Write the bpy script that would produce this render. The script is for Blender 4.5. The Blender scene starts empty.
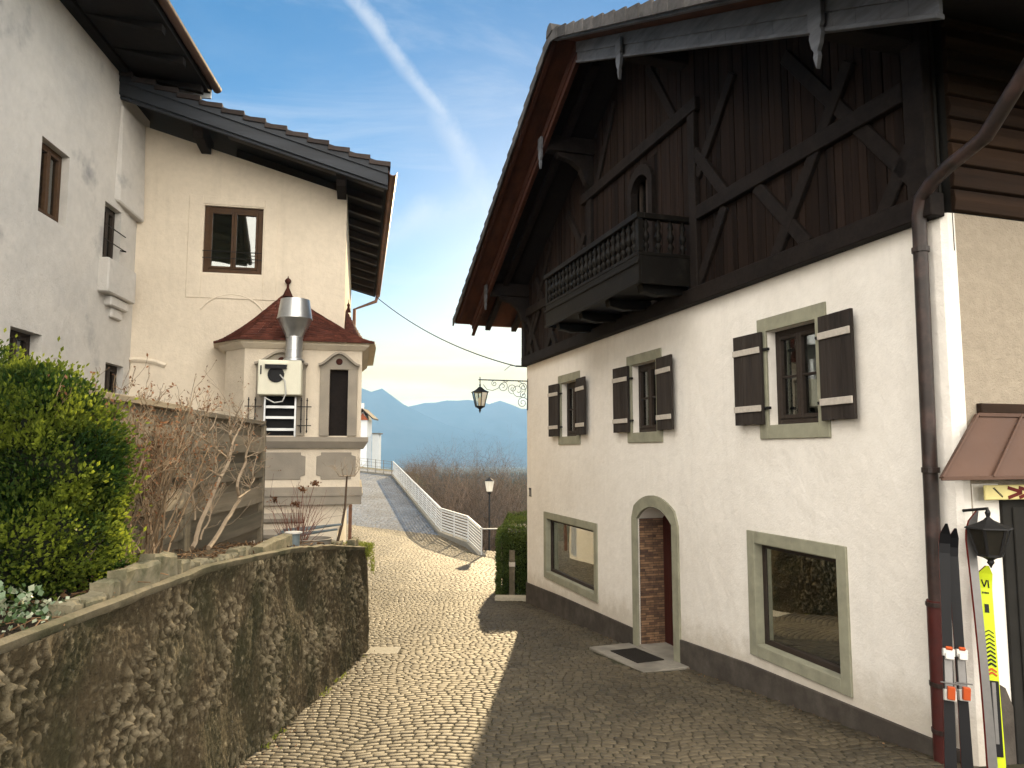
import bpy, bmesh, math, random
from math import sin, cos, pi, radians, sqrt, exp, atan
from mathutils import Vector, Matrix, noise as mn

random.seed(7)
sc = bpy.context.scene
COL = sc.collection
V = Vector
HORIZON, FPX = 452.0, 720.0
PITCH = atan((HORIZON - 384) / FPX)
SUN_AZ, SUN_EL = radians(3.8), radians(15.2)
EXPOSURE = 1.6


def lerp(a, b, t): return a + (b - a) * t
def sstep(a, b, x):
    t = min(1, max(0, (x - a) / (b - a)))
    return t * t * (3 - 2 * t)
def interp(x, tab):
    if x <= tab[0][0]: return tab[0][1]
    for (a, fa), (b, fb) in zip(tab, tab[1:]):
        if x <= b: return lerp(fa, fb, (x - a) / (b - a))
    return tab[-1][1]


def ray(x, y):
    u, v = (x - 512) / FPX, (384 - y) / FPX
    return V((u, cos(PITCH) - v * sin(PITCH), sin(PITCH) + v * cos(PITCH)))


# ------------------------------------------------------------------ frames: u along a wall, d outward, z up
class Frame:
    def __init__(s, O, ang, flip_u=1, flip_n=1):
        s.O = V((O[0], O[1], 0))
        c, si = cos(ang), sin(ang)
        s.U = V((c, si, 0)) * flip_u
        s.N = V((si, -c, 0)) * flip_n
    def P(s, u, d, z): return s.O + s.U * u + s.N * d + V((0, 0, z))
    def un(s, x, y, d=0):
        r = ray(x, y)
        t = (s.O.dot(s.N) + d) / r.dot(s.N)
        p = r * t
        return (p - s.O).dot(s.U), p.z


R = Frame((.32, 15.3), radians(-90 + 17.1))              # street front of the timbered house
S = Frame((3.355, 5.44), radians(17.1))                  # its side wall, turned to the viewer
L = Frame((-2.92, 12.6), radians(12), flip_u=-1)         # gable front of the plastered house
A = Frame((-6.35, 11.9), radians(-90 + 6), 1, -1)        # its long wing on the left
FE = Frame((-3.1, 9.0), radians(95))                     # board fence


# ------------------------------------------------------------------ mesh collector
class MB:
    def __init__(s): s.v, s.f, s.m, s.i, s.tint, s.t = [], [], [], 0, [], 0.0
    def add(s, vs, fs):
        n = len(s.v)
        s.v += [tuple(p) for p in vs]
        s.tint += [s.t] * len(vs)
        for f in fs:
            s.f.append([n + k for k in f]); s.m.append(s.i)
    def hexa(s, p):
        s.add(p, [(0, 3, 2, 1), (4, 5, 6, 7), (0, 1, 5, 4), (1, 2, 6, 5), (2, 3, 7, 6), (3, 0, 4, 7)])
    def fbox(s, F, u0, u1, d0, d1, z0, z1):
        s.hexa([F.P(u0, d0, z0), F.P(u1, d0, z0), F.P(u1, d1, z0), F.P(u0, d1, z0),
                F.P(u0, d0, z1), F.P(u1, d0, z1), F.P(u1, d1, z1), F.P(u0, d1, z1)])
    def box(s, c, sx, sy, sz, rz=0, rx=0, ry=0):
        Mx = Matrix.Translation(c) @ Matrix.Rotation(rz, 4, 'Z') @ Matrix.Rotation(rx, 4, 'X') @ Matrix.Rotation(ry, 4, 'Y')
        q = [(-1, -1, -1), (1, -1, -1), (1, 1, -1), (-1, 1, -1), (-1, -1, 1), (1, -1, 1), (1, 1, 1), (-1, 1, 1)]
        s.hexa([Mx @ V((a * sx / 2, b * sy / 2, c_ * sz / 2)) for a, b, c_ in q])
    def bar(s, p0, p1, w, h, side):
        """rectangular bar from p0 to p1; w measured along `side` (made perpendicular), h along the third direction"""
        p0, p1 = V(p0), V(p1)
        t = (p1 - p0).normalized()
        a = (V(side) - t * V(side).dot(t)).normalized()
        b = t.cross(a)
        q = [(-1, -1), (1, -1), (1, 1), (-1, 1)]
        s.hexa([p0 + a * x * w / 2 + b * y * h / 2 for x, y in q] + [p1 + a * x * w / 2 + b * y * h / 2 for x, y in q])
    def prism(s, pts, ext):
        n = len(pts); ext = V(ext)
        s.add([V(p) for p in pts] + [V(p) + ext for p in pts],
              [list(range(n))[::-1], list(range(n, 2 * n))] + [(k, (k + 1) % n, n + (k + 1) % n, n + k) for k in range(n)])
    def fprism(s, F, uz, d0, d1):
        s.prism([F.P(u, d0, z) for u, z in uz], F.N * (d1 - d0))
    def tube(s, pts, rad, seg=6, cap=True):
        pts = [V(p) for p in pts]
        if not hasattr(rad, '__len__'): rad = [rad] * len(pts)
        vs, fs, prev = [], [], None
        for k, p in enumerate(pts):
            t = (pts[min(k + 1, len(pts) - 1)] - pts[max(k - 1, 0)])
            if t.length < 1e-9: t = V((0, 0, 1))
            t.normalize()
            if prev is None:
                a = t.cross(V((0, 0, 1)) if abs(t.z) < .9 else V((1, 0, 0))).normalized()
            else:
                a = (prev - t * prev.dot(t))
                a = a.normalized() if a.length > 1e-6 else t.orthogonal().normalized()
            prev = a; b = t.cross(a)
            for j in range(seg):
                an = 2 * pi * j / seg
                vs.append(p + (a * cos(an) + b * sin(an)) * rad[k])
        for k in range(len(pts) - 1):
            for j in range(seg):
                fs.append((k * seg + j, k * seg + (j + 1) % seg, (k + 1) * seg + (j + 1) % seg, (k + 1) * seg + j))
        if cap:
            fs.append(list(range(seg))[::-1]); fs.append([(len(pts) - 1) * seg + j for j in range(seg)])
        s.add(vs, fs)
    def lathe(s, prof, c, seg=16, axis=None, cap=True):
        c = V(c)
        ax = V(axis).normalized() if axis else V((0, 0, 1))
        a = ax.orthogonal().normalized(); b = ax.cross(a)
        vs, fs = [], []
        for r, z in prof:
            for j in range(seg):
                an = 2 * pi * j / seg
                vs.append(c + ax * z + (a * cos(an) + b * sin(an)) * r)
        for k in range(len(prof) - 1):
            for j in range(seg):
                fs.append((k * seg + j, k * seg + (j + 1) % seg, (k + 1) * seg + (j + 1) % seg, (k + 1) * seg + j))
        if cap:
            fs.append(list(range(seg))[::-1]); fs.append([(len(prof) - 1) * seg + j for j in range(seg)])
        s.add(vs, fs)
    def grid(s, rows):
        n = len(rows[0])
        s.add([p for r in rows for p in r],
              [(i * n + j, i * n + j + 1, (i + 1) * n + j + 1, (i + 1) * n + j) for i in range(len(rows) - 1) for j in range(n - 1)])
    def build(s, name, mats, parent=None, bevel=0, smooth=False, recalc=True, tint=False):
        me = bpy.data.meshes.new(name)
        me.from_pydata(s.v, [], s.f)
        mats = mats if isinstance(mats, (list, tuple)) else [mats]
        for m in mats: me.materials.append(m)
        if len(mats) > 1: me.polygons.foreach_set('material_index', s.m)
        if tint:
            at = me.attributes.new('tint', 'FLOAT', 'POINT'); at.data.foreach_set('value', s.tint)
        if recalc:
            bm = bmesh.new(); bm.from_mesh(me); bmesh.ops.recalc_face_normals(bm, faces=bm.faces); bm.to_mesh(me); bm.free()
        if smooth:
            me.polygons.foreach_set('use_smooth', [True] * len(me.polygons))
            if smooth != 'all': me.set_sharp_from_angle(angle=radians(40))
        me.update()
        o = bpy.data.objects.new(name, me); COL.objects.link(o)
        if parent is not None:
            o.parent = parent
            root = parent
            M_ = Matrix.Identity(4)
            while root is not None:
                M_ = Matrix.Translation(root.location) @ M_ if False else M_
                root = root.parent
            o.matrix_parent_inverse = world_of(parent).inverted()
        if bevel:
            b = o.modifiers.new('bevel', 'BEVEL'); b.width = bevel; b.segments = 1; b.limit_method = 'ANGLE'; b.angle_limit = radians(50)
        return o


def world_of(o):
    m = o.matrix_basis.copy()
    while o.parent is not None:
        m = o.parent.matrix_basis @ o.matrix_parent_inverse @ m if False else (o.parent.matrix_basis @ (o.matrix_parent_inverse @ m))
        o = o.parent
    return m


def tag(o, label, cat, group=None):
    o['label'] = label; o['category'] = cat
    if group: o['group'] = group
    return o
def thing(name, label, cat, loc, group=None):
    o = bpy.data.objects.new(name, None); COL.objects.link(o)
    o.location = loc; o.empty_display_size = .1
    return tag(o, label, cat, group)
def structure(o): o['kind'] = 'structure'; return o
def stuff(o): o['kind'] = 'stuff'; return o


# ------------------------------------------------------------------ materials
def hexcol(c): return (c[0], c[1], c[2], 1)
MATS = {}
def mat(name, col, rough=.8, col2=None, s2=1.0, lo=.45, hi=.65, var=.15, vs=4.0, bump=0, bs=30, bdist=.01, axis=None,
        stretch=.06, spec=.1, metal=0, attr=0, transl=0, col3=None, s3=6, lo3=.55, hi3=.65, bump2=0, bs2=4, attrcol=None, splash=None, runs=0):
    m = bpy.data.materials.new(name); m.use_nodes = True
    nt = m.node_tree; N = nt.nodes; K = nt.links
    bs_ = N['Principled BSDF']
    geo = N.new('ShaderNodeNewGeometry'); vec = geo.outputs['Position']
    if axis is not None:
        ax = V(axis).normalized()
        dt = N.new('ShaderNodeVectorMath'); dt.operation = 'DOT_PRODUCT'; dt.inputs[1].default_value = ax; K.new(vec, dt.inputs[0])
        sc_ = N.new('ShaderNodeVectorMath'); sc_.operation = 'SCALE'; sc_.inputs[0].default_value = ax * (1 - stretch); K.new(dt.outputs['Value'], sc_.inputs['Scale'])
        sb = N.new('ShaderNodeVectorMath'); sb.operation = 'SUBTRACT'; K.new(vec, sb.inputs[0]); K.new(sc_.outputs[0], sb.inputs[1])
        vec = sb.outputs[0]
    def ns(scale, detail=5, rg=.6):
        n = N.new('ShaderNodeTexNoise'); n.inputs['Scale'].default_value = scale; n.inputs['Detail'].default_value = detail
        n.inputs['Roughness'].default_value = rg; K.new(vec, n.inputs['Vector']); return n.outputs['Fac']
    def rng(f, a, b, c=0, d=1):
        r = N.new('ShaderNodeMapRange'); r.inputs['From Min'].default_value = a; r.inputs['From Max'].default_value = b
        r.inputs['To Min'].default_value = c; r.inputs['To Max'].default_value = d; K.new(f, r.inputs['Value']); return r.outputs[0]
    def mix(f, a, b, mode='MIX'):
        x = N.new('ShaderNodeMix'); x.data_type = 'RGBA'; x.blend_type = mode
        if isinstance(f, (int, float)): x.inputs[0].default_value = f
        else: K.new(f, x.inputs[0])
        for sock, v in ((x.inputs[6], a), (x.inputs[7], b)):
            if hasattr(v, 'is_output'): K.new(v, sock)
            else: sock.default_value = hexcol(v)
        return x.outputs[2]
    c = col
    if col2 is not None: c = mix(rng(ns(s2, 6), lo, hi), col, col2)
    if col3 is not None: c = mix(rng(ns(s3, 6), lo3, hi3), c, col3)
    if runs:
        mp = N.new('ShaderNodeVectorMath'); mp.operation = 'MULTIPLY'; mp.inputs[1].default_value = (1, 1, .06); K.new(geo.outputs['Position'], mp.inputs[0])
        nr = N.new('ShaderNodeTexNoise'); nr.inputs['Scale'].default_value = 4.5; nr.inputs['Detail'].default_value = 7; nr.inputs['Roughness'].default_value = .7; K.new(mp.outputs[0], nr.inputs['Vector'])
        c = mix(rng(nr.outputs['Fac'], .52, .80, 0, runs), c, tuple(v * .62 for v in col))
    if splash is not None:
        dv = N.new('ShaderNodeVectorMath'); dv.operation = 'DOT_PRODUCT'; dv.inputs[1].default_value = splash[0]; K.new(geo.outputs['Position'], dv.inputs[0])
        ad = N.new('ShaderNodeMath'); ad.operation = 'MULTIPLY_ADD'; K.new(ns(5, 7, .7), ad.inputs[0]); ad.inputs[1].default_value = .7; K.new(dv.outputs['Value'], ad.inputs[2])
        c = mix(rng(ad.outputs[0], splash[1] + .62, splash[1] + .30, 0, .55), c, tuple(v * w_ for v, w_ in zip(col, (.55, .50, .42))))
    if attr:
        at = N.new('ShaderNodeAttribute'); at.attribute_name = 'tint'
        if attrcol is not None: c = mix(at.outputs['Fac'], c, attrcol)
        else:
            g = rng(at.outputs['Fac'], 0, 1, 1 - attr, 1 + attr)
            hs = N.new('ShaderNodeHueSaturation'); K.new(g, hs.inputs['Value'])
            if hasattr(c, 'is_output'): K.new(c, hs.inputs['Color'])
            else: hs.inputs['Color'].default_value = hexcol(c)
            c = hs.outputs[0]
    if var:
        g = rng(ns(vs, 8, .65), .25, .75, 1 - var, 1 + var)
        hs = N.new('ShaderNodeHueSaturation'); K.new(g, hs.inputs['Value'])
        if hasattr(c, 'is_output'): K.new(c, hs.inputs['Color'])
        else: hs.inputs['Color'].default_value = hexcol(c)
        c = hs.outputs[0]
    if hasattr(c, 'is_output'): K.new(c, bs_.inputs['Base Color'])
    else: bs_.inputs['Base Color'].default_value = hexcol(c)
    bs_.inputs['Roughness'].default_value = rough; bs_.inputs['Specular IOR Level'].default_value = spec; bs_.inputs['Metallic'].default_value = metal
    last = None
    for st, sca, dist in ((bump2, bs2, bdist * 6), (bump, bs, bdist)):
        if st:
            b = N.new('ShaderNodeBump'); b.inputs['Strength'].default_value = st; b.inputs['Distance'].default_value = dist
            K.new(ns(sca, 6, .65), b.inputs['Height'])
            if last: K.new(last, b.inputs['Normal'])
            last = b.outputs[0]
    if last: K.new(last, bs_.inputs['Normal'])
    if transl:
        t = N.new('ShaderNodeBsdfTranslucent')
        if hasattr(c, 'is_output'): K.new(c, t.inputs[0])
        else: t.inputs[0].default_value = hexcol(c)
        x = N.new('ShaderNodeMixShader'); x.inputs[0].default_value = transl
        K.new(bs_.outputs[0], x.inputs[1]); K.new(t.outputs[0], x.inputs[2]); K.new(x.outputs[0], N['Material Output'].inputs['Surface'])
    MATS[name] = m
    return m


def glass_mat(name, tint=(.75, .8, .78), refl=.12, clear=.8):
    m = bpy.data.materials.new(name); m.use_nodes = True
    N = m.node_tree.nodes; K = m.node_tree.links
    N.remove(N['Principled BSDF'])
    tr = N.new('ShaderNodeBsdfTransparent'); tr.inputs[0].default_value = hexcol([t * clear for t in tint])
    gl = N.new('ShaderNodeBsdfGlossy'); gl.inputs['Roughness'].default_value = .015; gl.inputs[0].default_value = (.95, .97, .95, 1)
    geo = N.new('ShaderNodeNewGeometry')
    no = N.new('ShaderNodeTexNoise'); no.inputs['Scale'].default_value = 2.2; no.inputs['Detail'].default_value = 1; K.new(geo.outputs['Position'], no.inputs['Vector'])
    bp = N.new('ShaderNodeBump'); bp.inputs['Strength'].default_value = .05; bp.inputs['Distance'].default_value = .01; K.new(no.outputs['Fac'], bp.inputs['Height'])
    K.new(bp.outputs[0], gl.inputs['Normal'])
    lw = N.new('ShaderNodeLayerWeight'); lw.inputs['Blend'].default_value = .35
    mr = N.new('ShaderNodeMapRange'); mr.inputs['To Min'].default_value = refl; mr.inputs['To Max'].default_value = .9; K.new(lw.outputs['Fresnel'], mr.inputs['Value'])
    x = N.new('ShaderNodeMixShader'); K.new(mr.outputs[0], x.inputs[0]); K.new(tr.outputs[0], x.inputs[1]); K.new(gl.outputs[0], x.inputs[2])
    K.new(x.outputs[0], N['Material Output'].inputs['Surface'])
    return m


m_white = mat('white_lime_plaster', (.78, .745, .69), .92, col2=(.70, .66, .60), s2=.7, lo=.42, hi=.75, var=.05, vs=9, bump=.35, bs=55, bdist=.012, bump2=.3, bs2=3.0, runs=.25, splash=(tuple(R.U * -.062 + V((0, 0, 1))), -2.66 - R.O.dot(R.U) * .062))
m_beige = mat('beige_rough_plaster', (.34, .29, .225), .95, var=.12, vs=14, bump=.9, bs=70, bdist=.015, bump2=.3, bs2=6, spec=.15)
m_cream = mat('cream_plaster', (.66, .58, .465), .93, col2=(.58, .51, .41), s2=.8, lo=.4, hi=.72, var=.06, vs=10, bump=.3, bs=45, bdist=.012, bump2=.4, bs2=2.5, runs=.35)
m_grey_wall = mat('weathered_white_plaster', (.54, .515, .475), .93, col2=(.45, .435, .41), s2=.9, lo=.42, hi=.7, col3=(.25, .25, .25), s3=1.1, lo3=.60, hi3=.76, var=.08, vs=7, bump=.45, bs=40, bdist=.015, bump2=.35, bs2=2.2, spec=.2)
m_plinth = mat('dark_plinth_paint', (.062, .053, .045), .85, col2=(.095, .083, .07), s2=2.5, var=.18, vs=9, bump=.5, bs=60, bdist=.01)
m_trim = mat('olive_window_trim', (.275, .27, .20), .85, col2=(.225, .22, .165), s2=3.5, var=.12, vs=9, bump=.2, bs=50, bdist=.006)
m_stone_trim = mat('grey_stone_trim', (.30, .265, .215), .9, col2=(.24, .215, .18), s2=3, var=.12, vs=12, bump=.3, bs=40)
m_boards = mat('dark_vertical_boards', (.0165, .0105, .008), .75, col2=(.010, .0068, .0055), s2=6, var=.35, vs=14, bump=.6, bs=26, bdist=.008, axis=(0, 0, 1), spec=.06, attr=.3)
m_beam = mat('dark_oak_beam', (.015, .0115, .010), .7, col2=(.010, .0078, .007), s2=5, var=.3, vs=22, bump=.5, bs=40, bdist=.006, spec=.08)
m_balcony = mat('black_stained_wood', (.007, .006, .005), .55, col2=(.02, .018, .015), s2=5, lo=.55, hi=.75, var=.3, vs=24, bump=.4, bs=40, bdist=.005, spec=.1)
m_soffit = mat('red_brown_soffit_boards', (.062, .024, .013), .7, col2=(.036, .015, .010), s2=4, var=.3, vs=9, bump=.4, bs=14, bdist=.008, axis=tuple(R.U), stretch=.1)
m_soffit_dark = mat('dark_soffit_boards', (.012, .010, .009), .75, var=.3, vs=9, bump=.4, bs=14, bdist=.008)
m_barge = mat('weathered_grey_barge_board', (.095, .10, .112), .6, col2=(.06, .06, .064), s2=3.5, var=.3, vs=18, bump=.5, bs=26, bdist=.006, axis=tuple(R.U), stretch=.2)
m_barge_far = mat('brown_barge_board', (.05, .02, .013), .7, col2=(.035, .015, .01), s2=4, var=.25, vs=18, bump=.4, bs=26, bdist=.006)
m_tile = mat('grey_roof_tile', (.06, .057, .056), .85, col2=(.036, .034, .033), s2=5, var=.25, vs=15, bump=.4, bs=40, attr=.3)
m_roof_dark = mat('dark_brown_roof_tile', (.035, .028, .026), .85, var=.3, vs=15, bump=.4, bs=40, attr=.3)
m_fascia = mat('slate_grey_fascia', (.034, .038, .045), .5, col2=(.025, .027, .031), s2=3, var=.15, vs=15, bump=.2, bs=30, axis=tuple(L.U), stretch=.1)
m_copper = mat('weathered_copper', (.20, .105, .07), .5, col2=(.14, .085, .065), s2=4, var=.2, vs=12, bump=.15, bs=10, metal=.35)
m_copper_sheet = mat('brown_copper_sheet', (.105, .062, .045), .55, col2=(.08, .05, .039), s2=3.5, lo=.35, hi=.7, var=.14, vs=7, bump=.25, bs=5, bdist=.02, metal=.2)
m_pipe = mat('brown_pipe', (.022, .016, .014), .45, spec=.3, var=.25, vs=10, col2=(.05, .03, .026), s2=6)
m_pipe_red = mat('oxide_red_pipe', (.06, .014, .012), .5, spec=.25, var=.25, vs=10, col2=(.055, .018, .016), s2=6, bump=.1, bs=20)
m_shutter = mat('grey_brown_shutter', (.038, .031, .027), .7, col2=(.023, .019, .017), s2=6, var=.35, vs=22, bump=.6, bs=34, bdist=.006, axis=(0, 0, 1))
m_shutter_edge = mat('pale_shutter_batten', (.46, .42, .37), .8, var=.18, vs=25, bump=.2, bs=40)
m_frame = mat('brown_window_frame', (.068, .038, .02), .5, var=.2, vs=20, col2=(.055, .034, .022), s2=5, bump=.15, bs=40)
m_frame_dark = mat('dark_window_frame', (.034, .026, .021), .5, var=.2, vs=20, bump=.15, bs=40)
m_iron = mat('black_wrought_iron', (.010, .0095, .0095), .6, spec=.25, var=.2, vs=40, bump=.15, bs=90)
m_dark = mat('dark_interior', (.02, .019, .017), .9, var=.3, vs=2)
m_room = mat('shop_interior_wall', (.22, .20, .16), .9, var=.2, vs=2)
m_curtain = mat('grey_green_curtain', (.55, .6, .53), .9, var=.1, vs=8)
m_curtain_w = mat('white_net_curtain', (.62, .61, .58), .9, var=.08, vs=12)
m_door = mat('dark_red_door', (.052, .016, .012), .45, var=.25, vs=16, axis=(0, 0, 1), bump=.2, bs=30)
m_step = mat('worn_stone_step', (.235, .215, .18), .85, col2=(.17, .155, .13), s2=4, var=.18, vs=16, bump=.4, bs=50, bdist=.006)
m_mat = mat('rubber_door_mat', (.03, .026, .022), .95, var=.3, vs=40, bump=.8, bs=150)
m_stone = mat('granite_setts', (.078, .062, .038), .7, col2=(.060, .049, .031), s2=.55, lo=.4, hi=.68, var=.22, vs=38, bump=.5, bs=90, bdist=.006, attr=.42, spec=.3)
m_stone_ramp = mat('sky_sheen_setts', (.075, .09, .112), .8, col2=(.06, .07, .086), s2=.55, lo=.4, hi=.68, var=.2, vs=30, bump=.4, bs=70, bdist=.006, attr=.3, spec=.2)  # bluish base colour stands in for sky sheen on the ramp
m_joint = mat('sandy_joint_soil', (.042, .035, .024), .95, var=.25, vs=20, bump=.6, bs=120, col2=(.06, .062, .035), s2=2.5)
m_slab = mat('pale_stone_slab', (.36, .33, .26), .85, var=.16, vs=18, bump=.4, bs=60)
m_ret = mat('mossy_render_sunlit_flakes', (.066, .050, .028), .95, attr=1, attrcol=(.40, .335, .22), col2=(.036, .034, .016), s2=1.6, lo=.4, hi=.62, col3=(.20, .17, .11), s3=16, lo3=.60, hi3=.70, var=.3, vs=26, bump=1.0, bs=70, bdist=.02, bump2=.4, bs2=18, spec=.15)  # tint colour paints sunlit flakes; base kept dark for grazing-sun contrast
m_cap = mat('pale_mortar_coping', (.14, .12, .08), .9, col2=(.07, .068, .04), s2=3, var=.2, vs=20, bump=.6, bs=50, bdist=.012)
m_block = mat('concrete_edging_stone', (.17, .15, .10), .92, col2=(.07, .07, .04), s2=5, lo=.45, hi=.65, var=.2, vs=22, bump=.6, bs=60, bdist=.01)
m_soil = mat('dark_garden_soil', (.035, .026, .018), .95, var=.4, vs=16, bump=1, bs=30, bdist=.04)
m_dead = mat('dead_leaf', (.16, .095, .05), .8, attr=.6, var=.2, vs=30)
m_fence = mat('weathered_fence_board', (.20, .168, .12), .85, col2=(.115, .10, .072), s2=2.5, var=.3, vs=12, bump=.6, bs=26, bdist=.006, axis=tuple(FE.U), stretch=.06, attr=.25)
m_twig = mat('bare_brown_twig', (.20, .145, .09), .8, attr=.75, var=.2, vs=12)
m_thicket = mat('thicket_twig', (.13, .095, .07), .9, attr=.5, var=.2, vs=3, spec=.1)
m_thicket_dark = mat('dark_thicket_twig', (.075, .06, .048), .9, attr=.5, var=.2, vs=3, spec=.1)
m_twig_pale = mat('pale_bark_twig', (.27, .21, .145), .8, attr=.35, var=.2, vs=12)
m_twig_dark = mat('dark_bark_twig', (.10, .07, .05), .85, attr=.4, var=.2, vs=6)
m_leafb = mat('brown_hedge_leaf', (.17, .085, .045), .75, attr=.5, var=.15, vs=20, transl=.3)
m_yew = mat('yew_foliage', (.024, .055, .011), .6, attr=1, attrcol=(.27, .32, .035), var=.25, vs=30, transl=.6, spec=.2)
m_ivy = mat('variegated_ivy_leaf', (.05, .09, .03), .4, attr=1, attrcol=(.36, .38, .27), var=.15, vs=30, spec=.6)
m_hedge = mat('clipped_hedge_leaf', (.045, .075, .018), .65, attr=1, attrcol=(.10, .13, .03), var=.25, vs=25, transl=.25)
m_moss = mat('bright_moss', (.15, .19, .03), .9, attr=1, attrcol=(.24, .26, .05), var=.25, vs=25, transl=.3)
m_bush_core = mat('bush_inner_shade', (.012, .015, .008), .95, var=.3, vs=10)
m_bark = mat('brown_bark', (.085, .06, .042), .9, var=.3, vs=18, bump=.8, bs=40, bdist=.02)
m_galv = mat('galvanised_sheet', (.52, .53, .53), .34, var=.12, vs=14, col2=(.40, .41, .42), s2=7, metal=.85, spec=.5, bump=.05, bs=12)
m_enamel = mat('cream_enamel', (.66, .64, .52), .5, var=.05, vs=8, bump=.05, bs=20)
m_black = mat('black_plastic', (.012, .012, .013), .35, var=.1, vs=20)
m_cable = mat('grey_cable', (.45, .45, .43), .5, var=.05)
m_shingle = mat('red_brown_shingle', (.082, .028, .019), .8, col2=(.066, .022, .016), s2=4, var=.35, vs=20, bump=.5, bs=50, bdist=.01, attr=.35)
m_whitepaint = mat('white_railing_paint', (.36, .37, .37), .5, var=.06, vs=14)
m_housewhite = mat('white_render', (.46, .49, .51), .9, var=.06, vs=2)
m_redgable = mat('red_brown_gable_boards', (.24, .07, .03), .8, var=.2, vs=3)
m_lampglass = glass_mat('lantern_glass', (.95, .95, .9), .15, .9)
m_opal = mat('opal_lamp_glass', (.80, .79, .75), .35, var=.03, transl=.6)
m_glass = glass_mat('window_glass', (.55, .6, .58), .14, .75)
m_shopglass = glass_mat('shop_window_glass', (.8, .85, .75), .42, .75)
m_kerb = mat('dark_concrete_kerb', (.12, .115, .10), .9, var=.2, vs=10, bump=.4, bs=40)
m_grass = mat('rough_winter_grass', (.06, .06, .028), 1, spec=0, col2=(.085, .07, .04), s2=.15, var=.3, vs=1.5, bump=.8, bs=5, bdist=.2)
m_mount = mat('dark_forested_rock', (.022, .028, .025), 1, spec=0, col2=(.035, .037, .035), s2=.0025, var=.25, vs=.01)
m_conifer = mat('conifer_green', (.022, .034, .018), 1, spec=0, attr=.4, var=.2, vs=.3)
m_skiblack = mat('black_ski_lacquer', (.006, .006, .007), .45, var=.1, vs=20, spec=.15)
m_skired = mat('red_ski_lacquer', (.11, .012, .008), .45, var=.1, vs=20)
m_skisilver = mat('silver_ski_metal', (.17, .165, .16), .35, var=.1, vs=20, metal=.4)
m_skiyellow = mat('lime_yellow_ski_lacquer', (.42, .50, .02), .3, var=.06, vs=20)
m_skicream = mat('cream_yellow_ski_lacquer', (.62, .54, .24), .4, var=.08, vs=10)
m_orange = mat('orange_print', (.38, .07, .02), .4, var=.05)
m_white_plastic = mat('white_plastic', (.50, .49, .46), .4, var=.05)
m_rods = mat('grey_green_rod', (.13, .16, .17), .5, var=.2, vs=8)
m_log = mat('brown_log_siding', (.032, .0175, .010), .75, col2=(.018, .0105, .007), s2=3, var=.3, vs=14, bump=.5, bs=26, bdist=.008, axis=tuple(S.U), stretch=.06)


def brick_mat():
    m = bpy.data.materials.new('stacked_brick_veneer'); m.use_nodes = True
    N = m.node_tree.nodes; K = m.node_tree.links; b = N['Principled BSDF']
    geo = N.new('ShaderNodeNewGeometry')
    cx = N.new('ShaderNodeVectorMath'); cx.operation = 'DOT_PRODUCT'; cx.inputs[1].default_value = R.N; K.new(geo.outputs['Position'], cx.inputs[0])
    sp = N.new('ShaderNodeSeparateXYZ'); K.new(geo.outputs['Position'], sp.inputs[0])
    cb = N.new('ShaderNodeCombineXYZ'); K.new(cx.outputs['Value'], cb.inputs[0]); K.new(sp.outputs[2], cb.inputs[1])
    br = N.new('ShaderNodeTexBrick'); K.new(cb.outputs[0], br.inputs['Vector'])
    br.inputs['Scale'].default_value = 1; br.inputs['Brick Width'].default_value = .21; br.inputs['Row Height'].default_value = .034; br.inputs['Mortar Size'].default_value = .003; br.offset = .37; br.squash = .6; br.squash_frequency = 3
    br.inputs['Color1'].default_value = (.26, .15, .08, 1); br.inputs['Color2'].default_value = (.085, .045, .028, 1); br.inputs['Mortar'].default_value = (.04, .03, .022, 1)
    no = N.new('ShaderNodeTexNoise'); no.inputs['Scale'].default_value = 15; no.inputs['Detail'].default_value = 6; K.new(geo.outputs['Position'], no.inputs['Vector'])
    mr = N.new('ShaderNodeMapRange'); mr.inputs['To Min'].default_value = .2; mr.inputs['To Max'].default_value = 1.7; K.new(no.outputs['Fac'], mr.inputs['Value'])
    hs = N.new('ShaderNodeHueSaturation'); K.new(mr.outputs[0], hs.inputs['Value']); K.new(br.outputs['Color'], hs.inputs['Color']); K.new(hs.outputs[0], b.inputs['Base Color'])
    bp = N.new('ShaderNodeBump'); bp.invert = True; bp.inputs['Strength'].default_value = .9; bp.inputs['Distance'].default_value = .012; K.new(br.outputs['Fac'], bp.inputs['Height']); K.new(bp.outputs[0], b.inputs['Normal'])
    b.inputs['Roughness'].default_value = .85
    return m
m_brick = brick_mat()

# ------------------------------------------------------------------ ground heights
PROF = [(-30, .6), (-12, -.6), (0, -1.6), (5, -2.19), (6, -2.35), (8.2, -2.56), (10.5, -2.78), (15.3, -3.10)]
def plane_z(x, y): return -3.55 - .115 * (x + 3.1) + .041 * (y - 32)
def crease_y(x):
    x = max(-9, min(2, x)); return 28 - (x + 1.2) * .64
def g(x, y):
    if y <= 15.3: return interp(y, PROF)
    xx = max(-16, min(1.5, x))
    yc = crease_y(xx); zc = plane_z(xx, yc)
    if y >= yc: return plane_z(xx, min(y, 75))
    t = (y - 15.3) / (yc - 15.3)
    return lerp(-3.10, zc, t)
FENCE = [(-1.19, 28.0), (-1.78, 29.6), (-3.1, 32.0), (-9.2, 56.0)]
def fence_x(y):
    return interp(y, [(p[1], p[0]) for p in FENCE]) if y < 56 else -9.2
def gg(x, y):
    z = g(x, y) - .07
    if y > 16:
        edge = 2.5 if y < 27 else fence_x(y)
        dx = x - edge
        if dx > 0: z -= (2.2 * sstep(0, 3, dx) + .12 * max(0, dx - 1)) * sstep(16, 30, y)
    far = interp(y, [(60, -4), (110, -14), (300, -24), (700, -36), (3000, -62), (9000, -62)])
    z = lerp(max(z, -25), far, sstep(58, 105, y))
    if y < 60: z = lerp(z, -12, sstep(40, 160, abs(x)))
    return z

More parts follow.
